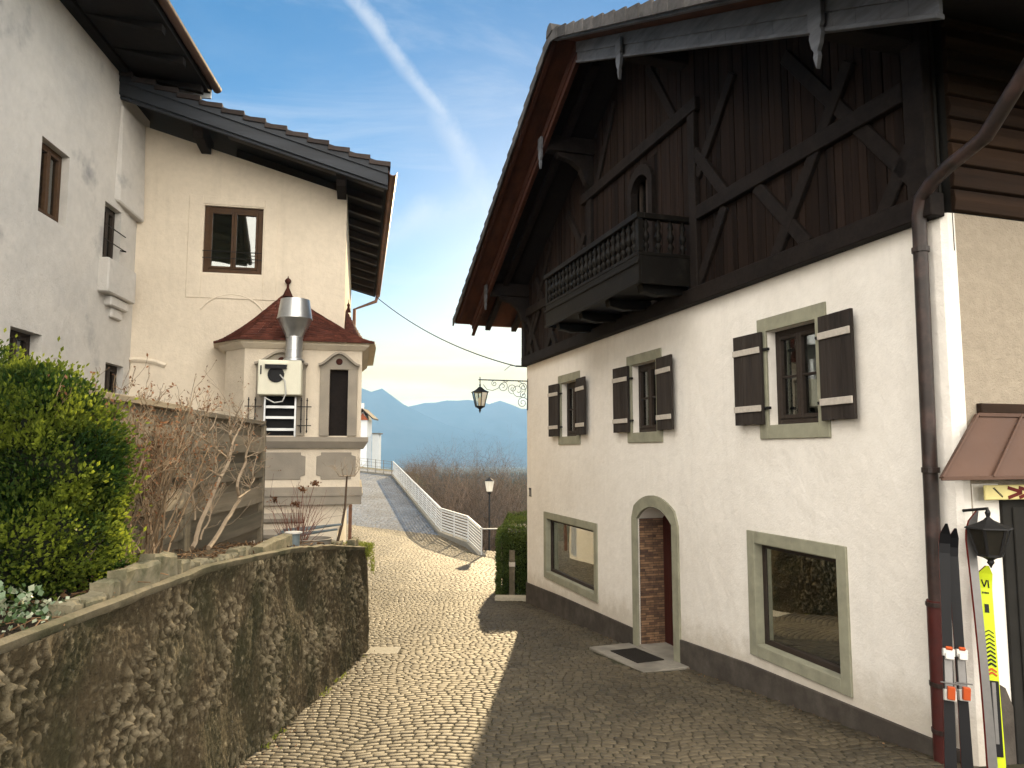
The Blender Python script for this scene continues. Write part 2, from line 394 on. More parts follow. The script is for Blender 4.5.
def geo_axis(lim, fine, step, ratio=1.35):
    out, x, s_ = [], 0, step
    while x < lim:
        out.append(x)
        if x > fine: s_ *= ratio
        x += s_
    return out + [lim]
xs = geo_axis(4200, 14, 1.0); xs = [-x for x in xs[:0:-1]] + xs
ys = [-60, -45, -35] + [-28 + k for k in range(0, 98)]
s_ = 1.2
while ys[-1] < 5200: ys.append(ys[-1] + s_); s_ *= 1.25
mb = MB(); mb.grid([[V((x, y, gg(x, y))) for x in xs] for y in ys])
structure(mb.build('ground', m_grass, smooth='all', recalc=False))

# ---- the street bed and its setts
def on_street(x, y):
    if y < 15.6:
        wl = -2.02 if y < 10.6 else -4.2
        wr = 5.03 - .3076 * y - .02
        return wl < x < min(wr, 4.6)
    if y < 28: return -6.6 < x < (-.36 if y < 18.6 and y > 16.0 else 1.6)
    if y < 29.2 and x > -1.2: return x < 1.2
    if y < 62: return max(-15.5, -8 - (y - 28) * .25) < x < fence_x(y) - .12
    return False
rows = []
yy = -6.0
while yy < 62:
    rows.append([V((x * .5, yy, g(x * .5, yy) - .010)) for x in range(-32, 10)]); yy += .5
mb = MB()
n = len(rows[0])
keep = MB()
for i in range(len(rows) - 1):
    for j in range(n - 1):
        q = [rows[i][j], rows[i][j + 1], rows[i + 1][j + 1], rows[i + 1][j]]
        c = sum(q, V()) / 4
        if c.y < 16 or c.x < (1.6 if c.y < 29 else fence_x(c.y) + .3): keep.add(q, [(0, 1, 2, 3)])
structure(keep.build('street_bed', m_joint, recalc=False))

SLABS = []   # rectangles left free of setts: (frame, u0,u1,d0,d1)
def free_of(x, y):
    p = V((x, y, 0)) - R.O
    u, d = p.dot(R.U), p.dot(R.N)
    if 4.72 < u < 6.5 and -.1 < d < .72: return False
    if -2.05 < x < -1.55 and 10.15 < y < 10.6: return False
    return True

def setts(name, y0, y1, size, x0, x1, arcw, arca):
    mb = MB(); rnd = random.Random(3)
    nrow = int((y1 - y0) / size) + int(arca * 2 / size) + 4
    for i in range(nrow):
        off = rnd.random() * size
        u = x0 + off
        vrow = y0 - arca + i * size
        while u < x1:
            w = size * rnd.uniform(.85, 1.3)
            def at(uu, vv):
                k = abs(((uu / arcw) % 1) - .5) * 2
                return uu + .02 * sin(vv * 3.1 + uu), vv + arca * (1 - k * k) + .015 * sin(uu * 5 + vv * 2.3)
            gapw = size * .035
            cs = [at(u + gapw, vrow + gapw), at(u + w - gapw, vrow + gapw), at(u + w - gapw, vrow + size - gapw), at(u + gapw, vrow + size - gapw)]
            u += w
            cx = sum(c[0] for c in cs) / 4; cy = sum(c[1] for c in cs) / 4
            if not (y0 <= cy < y1) or not on_street(cx, cy) or not free_of(cx, cy): continue
            j = size * .07
            cs = [(a + rnd.uniform(-j, j), b + rnd.uniform(-j, j)) for a, b in cs]
            h = rnd.uniform(-.003, .003); tx, ty = rnd.uniform(-.022, .022), rnd.uniform(-.022, .022)
            def ring(k, dz):
                out = []
                for a, b in cs:
                    px, py = lerp(cx, a, k), lerp(cy, b, k)
                    out.append((px, py, g(px, py) + h + dz + (px - cx) * tx + (py - cy) * ty))
                return out
            gut_ = abs(cx - interp(cy, [(5, -1.72), (10.4, -1.72), (17, -1.55), (27, -1.35)])) < .11
            edge_ = min(abs(cx + 2.05) if cy < 10.6 else 9, abs(5.03 - .3076 * cy - cx) if cy < 15.3 else 9)
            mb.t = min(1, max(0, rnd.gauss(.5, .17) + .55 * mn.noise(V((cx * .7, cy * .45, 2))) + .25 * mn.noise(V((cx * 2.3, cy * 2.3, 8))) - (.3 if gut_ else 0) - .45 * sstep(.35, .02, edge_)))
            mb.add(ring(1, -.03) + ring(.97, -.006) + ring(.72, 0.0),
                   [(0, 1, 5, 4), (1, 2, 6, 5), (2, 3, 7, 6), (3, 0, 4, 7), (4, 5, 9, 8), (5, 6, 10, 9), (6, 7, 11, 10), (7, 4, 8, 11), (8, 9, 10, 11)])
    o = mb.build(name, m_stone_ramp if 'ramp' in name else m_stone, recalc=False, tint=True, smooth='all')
    return structure(o)
setts('cobbled_street', -1.0, 17.0, .094, -4.4, 4.6, 1.25, .20)
setts('cobbled_street', 17.0, 31.5, .125, -9.0, 1.7, 1.4, .20)
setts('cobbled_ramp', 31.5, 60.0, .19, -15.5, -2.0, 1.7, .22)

# manhole-like pale slab in the gutter and a line of long gutter stones
mb = MB()
mb.box(V((-1.8, 10.38, g(-1.8, 10.38) - .025)), .44, .38, .06)
structure(mb.build('street_slab', m_slab, bevel=.006))

# ------------------------------------------------------------------ wall helper
def wall_panel(mb, F, u0, u1, z0, top, openings, rev=.18, grid=None):
    us = sorted(set([u0, u1] + [o[0] for o in openings] + [o[1] for o in openings] + (grid or [])))
    zs = sorted(set([z0] + [o[2] for o in openings] + [o[3] for o in openings]))
    tf = top if callable(top) else (lambda u: top)
    for a, b in zip(us, us[1:]):
        for k in range(len(zs)):
            c = zs[k]
            last = k == len(zs) - 1
            um, zm = (a + b) / 2, (c + (zs[k + 1] if not last else tf((a + b) / 2))) / 2
            if any(o[0] < um < o[1] and o[2] < zm < o[3] for o in openings): continue
            za, zb = (zs[k + 1], zs[k + 1]) if not last else (tf(a), tf(b))
            mb.add([F.P(a, 0, c), F.P(b, 0, c), F.P(b, 0, zb), F.P(a, 0, za)], [(0, 1, 2, 3)])
    for o in openings:
        q = [(o[0], o[2]), (o[1], o[2]), (o[1], o[3]), (o[0], o[3])]
        r_ = o[4] if len(o) > 4 else rev
        for (ua, za), (ub, zb) in zip(q, q[1:] + q[:1]):
            mb.add([F.P(ua, 0, za), F.P(ub, 0, zb), F.P(ub, -r_, zb), F.P(ua, -r_, za)], [(0, 1, 2, 3)])


def casement(F, parent, u0, u1, z0, z1, d, m_fr, m_gl, muntins=(1,), w=.065, leaves=2, curtain=None, name='window'):
    """window: frame mesh (part) with its panes as one sub-part, standing at depth d in its opening"""
    f = MB()
    f.fbox(F, u0, u0 + w, d - .06, d, z0, z1); f.fbox(F, u1 - w, u1, d - .06, d, z0, z1)
    f.fbox(F, u0 + w, u1 - w, d - .06, d, z0, z0 + w); f.fbox(F, u0 + w, u1 - w, d - .06, d, z1 - w, z1)
    iu0, iu1, iz0, iz1 = u0 + w, u1 - w, z0 + w, z1 - w
    step = (iu1 - iu0) / leaves
    for k in range(leaves):
        a, b = iu0 + k * step, iu0 + (k + 1) * step
        e = .042
        f.fbox(F, a + .002, a + e, d - .05, d + .014, iz0 + .002, iz1 - .002); f.fbox(F, b - e, b - .002, d - .05, d + .014, iz0 + .002, iz1 - .002)
        f.fbox(F, a + e, b - e, d - .05, d + .012, iz0 + .002, iz0 + e); f.fbox(F, a + e, b - e, d - .05, d + .012, iz1 - e, iz1 - .002)
        for q in muntins:
            zz = lerp(iz0, iz1, q / (len(muntins) + 1))
            f.fbox(F, a + e, b - e, d - .04, d + .004, zz - .011, zz + .011)
    fr = f.build(name, m_fr, parent, bevel=.004)
    p = MB(); p.fbox(F, iu0, iu1, d - .032, d - .026, iz0, iz1); p.build('pane', m_gl, fr)
    if curtain:
        c = MB()
        for a, b in curtain:
            nn = 24
            c.grid([[F.P(lerp(lerp(u0, u1, a), lerp(u0, u1, b), k / nn), d - .16 + .02 * sin(k * 1.7), z) for k in range(nn + 1)] for z in (z0 + .03, z1 - .03)])
        c.build('curtain', m_curtain_w, fr, recalc=False, smooth='all')
    return fr


def surround(F, parent, u0, u1, z0, z1, w, m, d0=0.0, d1=.022, name='window_surround'):
    s_ = MB()
    s_.fbox(F, u0 - w, u0, d0 - .01, d1, z0 - w, z1 + w); s_.fbox(F, u1, u1 + w, d0 - .01, d1, z0 - w, z1 + w)
    s_.fbox(F, u0, u1, d0 - .01, d1, z1, z1 + w); s_.fbox(F, u0, u1, d0 - .01, d1, z0 - w, z0)
    return s_.build(name, m, parent, bevel=.005)


# =========================================================================================================
# TIMBERED HOUSE ON THE RIGHT
# =========================================================================================================
RID, SLOPE, RU = 5.15, .49, 6.03
def under(u): return RU - SLOPE * abs(u - RID)
WC = (2.43, 5.32, 8.48)
W_OPEN = [(c - .375, c + .375, .28, 1.27) for c in WC]
SHOP = [(1.20, 3.50, -2.29, -1.28), (7.79, 9.01, -2.03, -.97)]
DOOR = (5.05, 6.05, -2.80, -.73)
house = thing('timbered_house', 'white house with a dark timbered gable and a small balcony over the street', 'house', R.P(5.1, 0, -2.75))

WT = 1.86
mb = MB()
wall_panel(mb, R, 0, 10.20, -4.2, WT, W_OPEN + [s + (.14,) for s in SHOP] + [DOOR + (.02,)], .16)
# arch spandrels of the doorway
def arch_pts(u0, u1, zs, zc, n=14):
    h = zc - zs; w = (u1 - u0) / 2; r = (w * w + h * h) / (2 * h); cz = zc - r; a0 = math.asin(w / r)
    return [((u0 + u1) / 2 + r * sin(lerp(-a0, a0, k / n)), cz + r * cos(lerp(-a0, a0, k / n))) for k in range(n + 1)]
ap = arch_pts(5.05, 6.05, -.95, -.75)
for (ua, za), (ub, zb) in zip(ap, ap[1:]):
    mb.add([R.P(ua, 0, za), R.P(ub, 0, zb), R.P(ub, 0, -.73), R.P(ua, 0, -.73)], [(0, 1, 2, 3)])
# near corner is a soft rounded arris; far side and back close the body
cor = [R.P(10.20, 0, 0), R.P(10.265, -.012, 0), R.P(10.30, -.05, 0), R.P(10.31, -.11, 0)]
for a, b in zip(cor, cor[1:]):
    mb.add([a + V((0, 0, -4.2)), b + V((0, 0, -4.2)), b + V((0, 0, WT)), a + V((0, 0, WT))], [(0, 1, 2, 3)])
for ua, da, ub, db in ((0, 0, 0, -9), (0, -9, 10.3, -9)):
    mb.add([R.P(ua, da, -4.2), R.P(ub, db, -4.2), R.P(ub, db, WT + 1.6), R.P(ua, da, WT + 1.6)], [(0, 1, 2, 3)])
mb.build('front_wall', m_white, house, recalc=False)
mb = MB()
SD0 = (S.P(0, 0, 0) - R.P(10.31, -.11, 0)).length
def SP(s_, d, z): return R.P(10.31 - d, -.11 - s_, z) if False else R.P(10.31 + d, -.11 - s_, z)
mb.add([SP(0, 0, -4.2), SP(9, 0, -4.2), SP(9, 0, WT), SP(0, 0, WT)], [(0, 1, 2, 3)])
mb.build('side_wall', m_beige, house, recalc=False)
S.O = R.P(10.31, -.11, 0); S.U = -R.N.copy(); S.N = R.U.copy()

# dark interior linings and a shop room with blinds
mb = MB()
for (a, b, z0, z1) in W_OPEN:
    mb.add([R.P(a - .5, -1.6, z0 - .5), R.P(b + .5, -1.6, z0 - .5), R.P(b + .5, -1.6, z1 + .4), R.P(a - .5, -1.6, z1 + .4)], [(0, 1, 2, 3)])
for (a, b, z0, z1) in SHOP:
    mb.add([R.P(a - .4, -2.2, z0 - .3), R.P(b + .4, -2.2, z0 - .3), R.P(b + .4, -2.2, z1 + .4), R.P(a - .4, -2.2, z1 + .4)], [(0, 1, 2, 3)])
    mb.add([R.P(a - .4, -.2, z0 - .25), R.P(b + .4, -.2, z0 - .25), R.P(b + .4, -2.2, z0 - .25), R.P(a - .4, -2.2, z0 - .25)], [(0, 1, 2, 3)])
    for u in (a - .4, b + .4):
        mb.add([R.P(u, -.2, z0 - .3), R.P(u, -2.2, z0 - .3), R.P(u, -2.2, z1 + .4), R.P(u, -.2, z1 + .4)], [(0, 1, 2, 3)])
mb.build('shop_interior', m_room, house, recalc=False)

# plinth, broken by the doorway
PL = [(-.02, -2.70), (1.9, -2.61), (4.90, -2.52)], [(6.2, -2.36), (7.6, -2.27), (10.215, -2.19)]
mb = MB()
for seg in PL:
    mb.fprism(R, [(seg[0][0], -4.0)] + [(seg[-1][0], -4.0)] + seg[::-1], -.01, .026)
mb.build('plinth', m_plinth, house, bevel=.006)

# upper windows with shutters
def shutter(parent, F, u0, u1, z0, z1, d, tilt, hinge_left):
    """plank shutter folded back on the wall; two pale battens and two black strap hinges"""
    f = MB(); w = u1 - u0
    def T(u, dd, z):   # slight opening angle about the hinge edge
        hu = u1 if not hinge_left else u0
        x = u - hu
        return F.P(hu + x * cos(tilt), d + abs(x) * sin(tilt) + dd, z)
    def bx_(a, b, c, e, z_0, z_1):
        f.hexa([T(a, c, z_0), T(b, c, z_0), T(b, e, z_0), T(a, e, z_0), T(a, c, z_1), T(b, c, z_1), T(b, e, z_1), T(a, e, z_1)])
    nb = 3
    for k in range(nb):
        a = u0 + w * k / nb
        bx_(a + .002, a + w / nb - .002, 0, .032, z0 + (.004 if k % 2 else 0), z1)
    f.i = 1
    for zz in (z0 + .17, z1 - .19):
        bx_(u0 + .006, u1 - .012, .034, .05, zz - .033, zz + .033)
    f.i = 2
    for zz in (z0 + .17, z1 - .19):
        if hinge_left: f.fbox(F, u0 - .07, u0 + .02, d - .03, d + .012, zz - .014, zz + .014)
        else: f.fbox(F, u1 - .02, u1 + .07, d - .03, d + .012, zz - .014, zz + .014)
    f.build('shutter', [m_shutter, m_shutter_edge, m_iron], parent, bevel=.003)
for i, (c, o) in enumerate(zip(WC, W_OPEN)):
    w = casement(R, house, o[0], o[1], o[2], o[3], -.10, m_frame_dark, m_glass, muntins=(1,), w=.06, curtain=[(.06, .2), (.55, .68)] if i != 2 else [(.05, .16), (.53, .62)])
    surround(R, w, o[0], o[1], o[2], o[3], .145, m_trim)
    shutter(w, R, c - .86, c - .40, .29, 1.27, .035, radians(3), False)
    shutter(w, R, c + .47, c + .93, .29, 1.27, .035, radians(4), True)
# shop windows
for o in SHOP:
    f = MB(); a, b, z0, z1 = o; w = .055
    f.fbox(R, a, a + w, -.14, -.08, z0, z1); f.fbox(R, b - w, b, -.14, -.08, z0, z1)
    f.fbox(R, a + w, b - w, -.14, -.08, z0, z0 + w); f.fbox(R, a + w, b - w, -.14, -.08, z1 - w, z1)
    fr = f.build('shop_window', m_frame_dark, house, bevel=.004)
    p = MB()
    if a < 3: p.fbox(R, a + w, b - w, -.115, -.108, z0 + w, z1 - w)
    else:
        e_ = .012; da, db_ = -.098, -.160
        p.hexa([R.P(a + e_, da, z0 + e_), R.P(b - e_, db_, z0 + e_), R.P(b - e_, db_ + .006, z0 + e_), R.P(a + e_, da + .006, z0 + e_), R.P(a + e_, da, z1 - e_), R.P(b - e_, db_, z1 - e_), R.P(b - e_, db_ + .006, z1 - e_), R.P(a + e_, da + .006, z1 - e_)])
    p.build('pane', m_shopglass, fr)
    surround(R, fr, a, b, z0, z1, .125, m_trim)
    q = MB(); t_ = .004
    q.fbox(R, a, a + t_, -.138, .015, z0, z1); q.fbox(R, b - t_, b, -.138, .015, z0, z1); q.fbox(R, a + t_, b - t_, -.138, .015, z0, z0 + t_); q.fbox(R, a + t_, b - t_, -.138, .015, z1 - t_, z1)
    q.build('reveal_lining', m_trim, fr)
    q = MB()
    if a < 3:
        for uu0, uu1, zz0 in ((1.95, 3.45, z0 + .38),):
            q.grid([[R.P(lerp(uu0, uu1, k / 50), -.24 + .025 * sin(k * 1.3), z) for k in range(51)] for z in (zz0, z1)])
        q.build('curtain', m_curtain, fr, recalc=False, smooth='all')
        q = MB(); q.grid([[R.P(lerp(a, 1.8, k / 20), -.30 + .02 * sin(k * 1.5), z) for k in range(21)] for z in (z0 + .2, z1)])
        q.build('curtain', m_curtain_w, fr, recalc=False, smooth='all')
    else:
        for k in range(4):   # a little row of hanging straw stars in the window
            cc = R.P(a + .3 + k * .2, -.2, z1 - .17 - .05 * (k % 2))
            q.tube([cc + V((0, 0, .15)), cc], .002, 4)
            for an in range(3):
                dv = R.U * cos(an * pi / 3) * .035 + V((0, 0, sin(an * pi / 3) * .035))
                q.tube([cc - dv, cc + dv], .004, 4)
        q.build('window_ornament', m_curtain_w, fr)
# doorway
dr = MB()
dr.fbox(R, DOOR[0] + .002, DOOR[1] - .002, -.46, -.40, -2.80, -.745)
for k in range(1, 6): dr.fbox(R, DOOR[0] + .04 + .155 * k, DOOR[0] + .06 + .155 * k, -.40, -.394, -2.69, -.8)
door = dr.build('door', m_door, house, bevel=.004)
hd = MB(); hd.tube([R.P(5.90, -.39, -1.75), R.P(5.90, -.34, -1.75), R.P(5.80, -.34, -1.75)], .011, 8); hd.build('handle', m_iron, door)
rv = MB()
rv.fbox(R, 4.85, 5.05, -.60, -.012, -2.9, -.62)
rv.build('brick_reveal', m_brick, house)
rv = MB()
rv.fbox(R, 6.05, 6.25, -.60, -.012, -2.9, -.62)
rv.fbox(R, 5.05, 6.05, -.60, -.012, -.74, -.62)
for (ua, za), (ub, zb) in zip(ap, ap[1:]):
    rv.add([R.P(ua, -.015, za), R.P(ub, -.015, zb), R.P(ub, -.58, zb), R.P(ua, -.58, za)], [(0, 1, 2, 3)])
rv.build('reveal_lining', m_white, house, recalc=False)
# arched olive door surround
ou = arch_pts(4.90, 6.20, -.83, -.595)
dsm = MB()
dsm.fbox(R, 4.90, 5.05, -.012, .03, -2.85, -.952); dsm.fbox(R, 6.05, 6.20, -.012, .03, -2.85, -.952)
allp = [(5.05, -.95)] + ap[1:-1] + [(6.05, -.95)]
outer = [(4.90, -.95)] + ou[1:-1] + [(6.20, -.95)]
for k in range(len(allp) - 1):
    q = [allp[k], allp[k + 1], outer[k + 1], outer[k]]
    dsm.hexa([R.P(u, -.012, z) for u, z in q] + [R.P(u, .03, z) for u, z in q])
dsm.build('door_surround', m_trim, house)
st = MB()
zs0 = -2.735
st.hexa([R.P(4.78, 0.03, -3), R.P(6.44, .03, -3), R.P(6.44, .66, -3), R.P(4.78, .66, -3), R.P(4.78, 0.03, -2.745), R.P(6.44, .03, -2.625), R.P(6.44, .66, -2.635), R.P(4.78, .66, -2.755)])
st.fbox(R, 5.06, 6.04, -.5, .028, -3, -2.70)
st.build('door_step', m_step, house, bevel=.01)
dm = MB()
q = [(5.2, .14), (6.0, .14), (6.0, .52), (5.2, .52)]
def stz(u, d): return lerp(-2.745, -2.625, (u - 4.78) / 1.66) - .01 * (d - .03) / .63
dm.hexa([R.P(u, d, stz(u, d) + .002) for u, d in q] + [R.P(u, d, stz(u, d) + .014) for u, d in q])
for k in range(14):
    uu = 5.23 + k * .058
    dm.hexa([R.P(u, d, stz(u, d) + .0145) for u, d in ((uu, .16), (uu + .02, .16), (uu + .02, .5), (uu, .5))] + [R.P(u, d, stz(u, d) + .02) for u, d in ((uu, .16), (uu + .02, .16), (uu + .02, .5), (uu, .5))])
tag(dm.build('door_mat', m_mat), 'dark ribbed door mat lying on the stone step of the arched doorway', 'door mat')
# house number 11
nb = MB()
for u0 in (.17, .25):
    nb.fbox(R, u0, u0 + .022, .002, .014, -.90, -.74); nb.fbox(R, u0 - .03, u0 + .0, .002, .014, -.775, -.752); nb.fbox(R, u0 - .018, u0 + .04, .002, .014, -.915, -.902)
nb.build('house_number', m_iron, house)

# ---- timber gable
mb = MB()
u = 0.0; k = 0
rb = random.Random(5)
while u < 10.27:
    w = rb.uniform(.085, .125); e = min(u + w, 10.28); dd = rb.uniform(.03, .042)
    segs = [(WT - .02, None)]
    if u < 5.78 and e > 5.08: segs = [(4.14, None)]
    for z0, _ in segs:
        mb.t = rb.random()
        a, b = u + .004, e - .004
        mb.hexa([R.P(a, 0, z0), R.P(b, 0, z0), R.P(b, dd, z0), R.P(a, dd, z0), R.P(a, 0, under(a)), R.P(b, 0, under(b)), R.P(b, dd, under(b)), R.P(a, dd, under(a))])
    u = e
mb.build('gable_boards', m_boards, house, tint=True)
mb = MB()   # dark sheathing behind the boards and its far side
mb.fprism(R, [(0, WT), (5.08, WT), (5.08, 4.1), (5.78, 4.1), (5.78, WT), (10.28, WT), (10.28, under(10.28)), (RID, under(RID)), (0, under(0))], -.03, -.004)
mb.build('gable_sheathing', m_dark, house)
def beam(p, q, w=.16, d0=.035, d1=.10, m=None):
    f = MB()
    (ua, za), (ub, zb) = p, q
    L_ = sqrt((ub - ua) ** 2 + (zb - za) ** 2); nx, nz = -(zb - za) / L_ * w / 2, (ub - ua) / L_ * w / 2
    f.fprism(R, [(ua - nx, za - nz), (ub - nx, zb - nz), (ub + nx, zb + nz), (ua + nx, za + nz)], d0, d1)
    f.build('beam', m or m_beam, house, bevel=.008)
beam((-.03, WT + .06), (10.31, WT + .06), .19, -.02, .12)
for a, b in (((6.95, 2.93), (10.08, 2.93)), ((.17, 2.93), (3.42, 2.93))): beam(a, b, .17, .035, .112)
beam((3.3, 4.33), (7.0, 4.33), .17, .035, .114)
for uu in (.07, 10.19): beam((uu, 1.985), (uu, under(uu) - .12), .2, .03, .115)
for uu in (3.62, 6.86): beam((uu, 1.985), (uu, 4.24), .16, .03, .105)
br = [((783, 56), (917, 183)), ((849, 61), (778, 250)), ((756, 186), (815, 252)), ((732, 73), (697, 176)), ((724, 206), (709, 252)), ((695, 152), (726, 193)), ((920, 122), (875, 230))]
for k, (p, q) in enumerate(br):
    a, b = R.un(*p, .07), R.un(*q, .07)
    if b[1] < 2.4: # run the foot of a brace down to the sill beam
        t = (2.0 - a[1]) / (b[1] - a[1]); b = (lerp(a[0], b[0], t), 2.0)
    if k == 0: b = R.un(917, 183, .07)
    dd = .085 if k % 2 else .075
    beam(a, b, .14, .034, dd + .012 * (k % 3) * .5)
    beam((10.3 - a[0], a[1]), (10.3 - b[0], b[1]), .14, .034, dd + .012 * (k % 3) * .5)
for a, b in (((.15, 2.0), (1.0, 2.86)), ((.95, 2.0), (.2, 2.86)), ((3.9, 4.42), (4.6, 5.5)), ((6.4, 4.42), (5.7, 5.5))): beam(a, b, .13, .034, .08)

# balcony door
dz0, dz1, du0, du1 = 2.1, 3.93, 5.10, 5.76
bd = MB()
bd.fbox(R, du0 - .05, du0 + .07, -.02, .09, dz0, 3.85); bd.fbox(R, du1 - .07, du1 + .05, -.02, .09, dz0, 3.85)
bp_ = arch_pts(du0 + .07, du1 - .07, 3.81, 3.98, 10); bo = arch_pts(du0 - .05, du1 + .05, 3.85, 4.13, 10)
for k in range(10):
    q = [bp_[k], bp_[k + 1], bo[k + 1], bo[k]]
    bd.hexa([R.P(u_, -.02, z) for u_, z in q] + [R.P(u_, .088, z) for u_, z in q])
bdo = bd.build('balcony_door', m_beam, house)
sp_ = MB()
for (ua, za), (ub, zb) in zip(bo, bo[1:]): sp_.hexa([R.P(ua, .0, za - .02), R.P(ub, .0, zb - .02), R.P(ub, .034, zb - .02), R.P(ua, .034, za - .02), R.P(ua, .0, 4.16), R.P(ub, .0, 4.16), R.P(ub, .034, 4.16), R.P(ua, .034, 4.16)])
for ua, ub in ((4.86, 5.052), (5.808, 6.0)): sp_.fbox(R, ua, ub, 0, .029, WT - .02, 4.16)
sp_.build('door_spandrel', m_boards, bdo)
bl = MB()
for a, b in ((du0 + .07, 5.43), (5.43, du1 - .07)):
    bl.fbox(R, a + .002, a + .055, -.1, -.05, dz0, 3.95); bl.fbox(R, b - .055, b - .002, -.1, -.05, dz0, 3.95)
    bl.fbox(R, a + .055, b - .055, -.1, -.05, dz0, 2.7)
bl.build('door_leaf', m_frame_dark, bdo)
bl = MB(); bl.fbox(R, du0 + .07, du1 - .07, -.082, -.076, dz0, 3.97); bl.build('pane', m_glass, bdo)
bl = MB(); bl.grid([[R.P(lerp(5.47, 5.60, k / 8), -.12 + .01 * (k % 2), z) for k in range(9)] for z in (2.7, 3.9)]); bl.build('curtain', m_curtain_w, bdo, recalc=False)

# balcony
BU0, BU1, BD = 3.42, 6.76, .80
bf = MB(); bf.fbox(R, BU0 + .03, BU1 - .03, .04, BD - .04, 2.10, 2.17)
for k in range(5):
    uu = lerp(BU0 + .15, BU1 - .15, k / 4)
bal = bf.build('balcony', m_balcony, house, bevel=.005)
for k in range(4):
    uu = lerp(BU0 + .22, BU1 - .22, k / 3)
    s_ = MB(); s_.fprism(R, [(0, 0), (0, 0), (0, 0)], 0, 0) if False else None
    prof = [(.03, 2.09), (BD - .12, 2.09), (BD - .14, 1.99), (.45, 1.95), (.03, 1.98)]
    s_.prism([R.P(uu - .07, d, z) for d, z in prof], R.U * .14); s_.build('bracket', m_balcony, bal, bevel=.008)
s_ = MB()
s_.fbox(R, BU0, BU1, BD - .035, BD, 2.05, 2.40); s_.fbox(R, BU0, BU0 + .03, .05, BD - .037, 2.05, 2.40); s_.fbox(R, BU1 - .03, BU1, .05, BD - .037, 2.05, 2.40)
s_.fbox(R, BU0 - .02, BU1 + .02, BD - .02, BD + .018, 2.045, 2.085); s_.fbox(R, BU0 - .02, BU1 + .02, BD + .002, BD + .02, 2.30, 2.335)
s_.build('skirt_board', m_balcony, bal, bevel=.004)
s_ = MB()
s_.fbox(R, BU0 - .03, BU1 + .03, BD - .075, BD + .03, 2.86, 2.93); s_.fbox(R, BU0 - .03, BU0 + .07, .03, BD - .077, 2.86, 2.93); s_.fbox(R, BU1 - .07, BU1 + .03, .03, BD - .077, 2.86, 2.93)
s_.fbox(R, BU0, BU1, BD - .06, BD + .005, 2.402, 2.45); s_.fbox(R, BU0, BU0 + .05, .05, BD - .062, 2.402, 2.45); s_.fbox(R, BU1 - .05, BU1, .05, BD - .062, 2.402, 2.45)
s_.build('handrail', m_balcony, bal, bevel=.006)
for uu, dd in ((BU0 + .03, BD - .03), (BU1 - .03, BD - .03)):
    s_ = MB(); s_.fbox(R, uu - .04, uu + .04, dd - .04, dd + .035, 2.45, 2.86); s_.build('corner_post', m_balcony, bal, bevel=.006)
bal_prof = [(.018, 0), (.018, .03), (.030, .06), (.033, .09), (.016, .125), (.026, .15), (.036, .19), (.036, .215), (.022, .255), (.016, .285), (.030, .32), (.030, .345), (.018, .38), (.018, .41)]
ends = [(lerp(BU0 + .15, BU1 - .15, k / 20), BD - .028) for k in range(21)] + [(BU1 - .028, .17 + k * .17) for k in range(4)] + [(BU0 + .028, .17 + k * .17) for k in range(4)]
for uu, dd in ends:
    s_ = MB(); s_.lathe([(r * 1.25, z) for r, z in bal_prof], R.P(uu, dd, 2.45), 10); s_.build('baluster', m_balcony, bal, smooth=True)

# ---- roof
DV, DB = 1.32, -9.0
def slope_box(f, ua, ub, off0, off1, d0, d1):
    """slab following the roof slope between eave ua and ridge ub; off0, off1 = heights over the soffit line"""
    f.hexa([R.P(ua, d0, under(ua) + off0), R.P(ub, d0, under(ub) + off0), R.P(ub, d1, under(ub) + off0), R.P(ua, d1, under(ua) + off0),
            R.P(ua, d0, under(ua) + off1), R.P(ub, d0, under(ub) + off1), R.P(ub, d1, under(ub) + off1), R.P(ua, d1, under(ua) + off1)])
EV0, EV1 = -1.25, 11.55
mb = MB()
for a, b in ((EV0, RID), (EV1, RID)):
    slope_box(mb, a, b, .0, .05, DB, DV - .02)
roof = mb.build('roof', m_soffit, house)
mb = MB()   # darker boards inside the barge boards
for a, b in ((EV0 + 1.3, RID - .02), (RID + .02, EV1 - .05)):
    slope_box(mb, a, b, -.035, -.003, DB + .2, .90)
mb.build('inner_soffit', m_soffit_dark, roof)
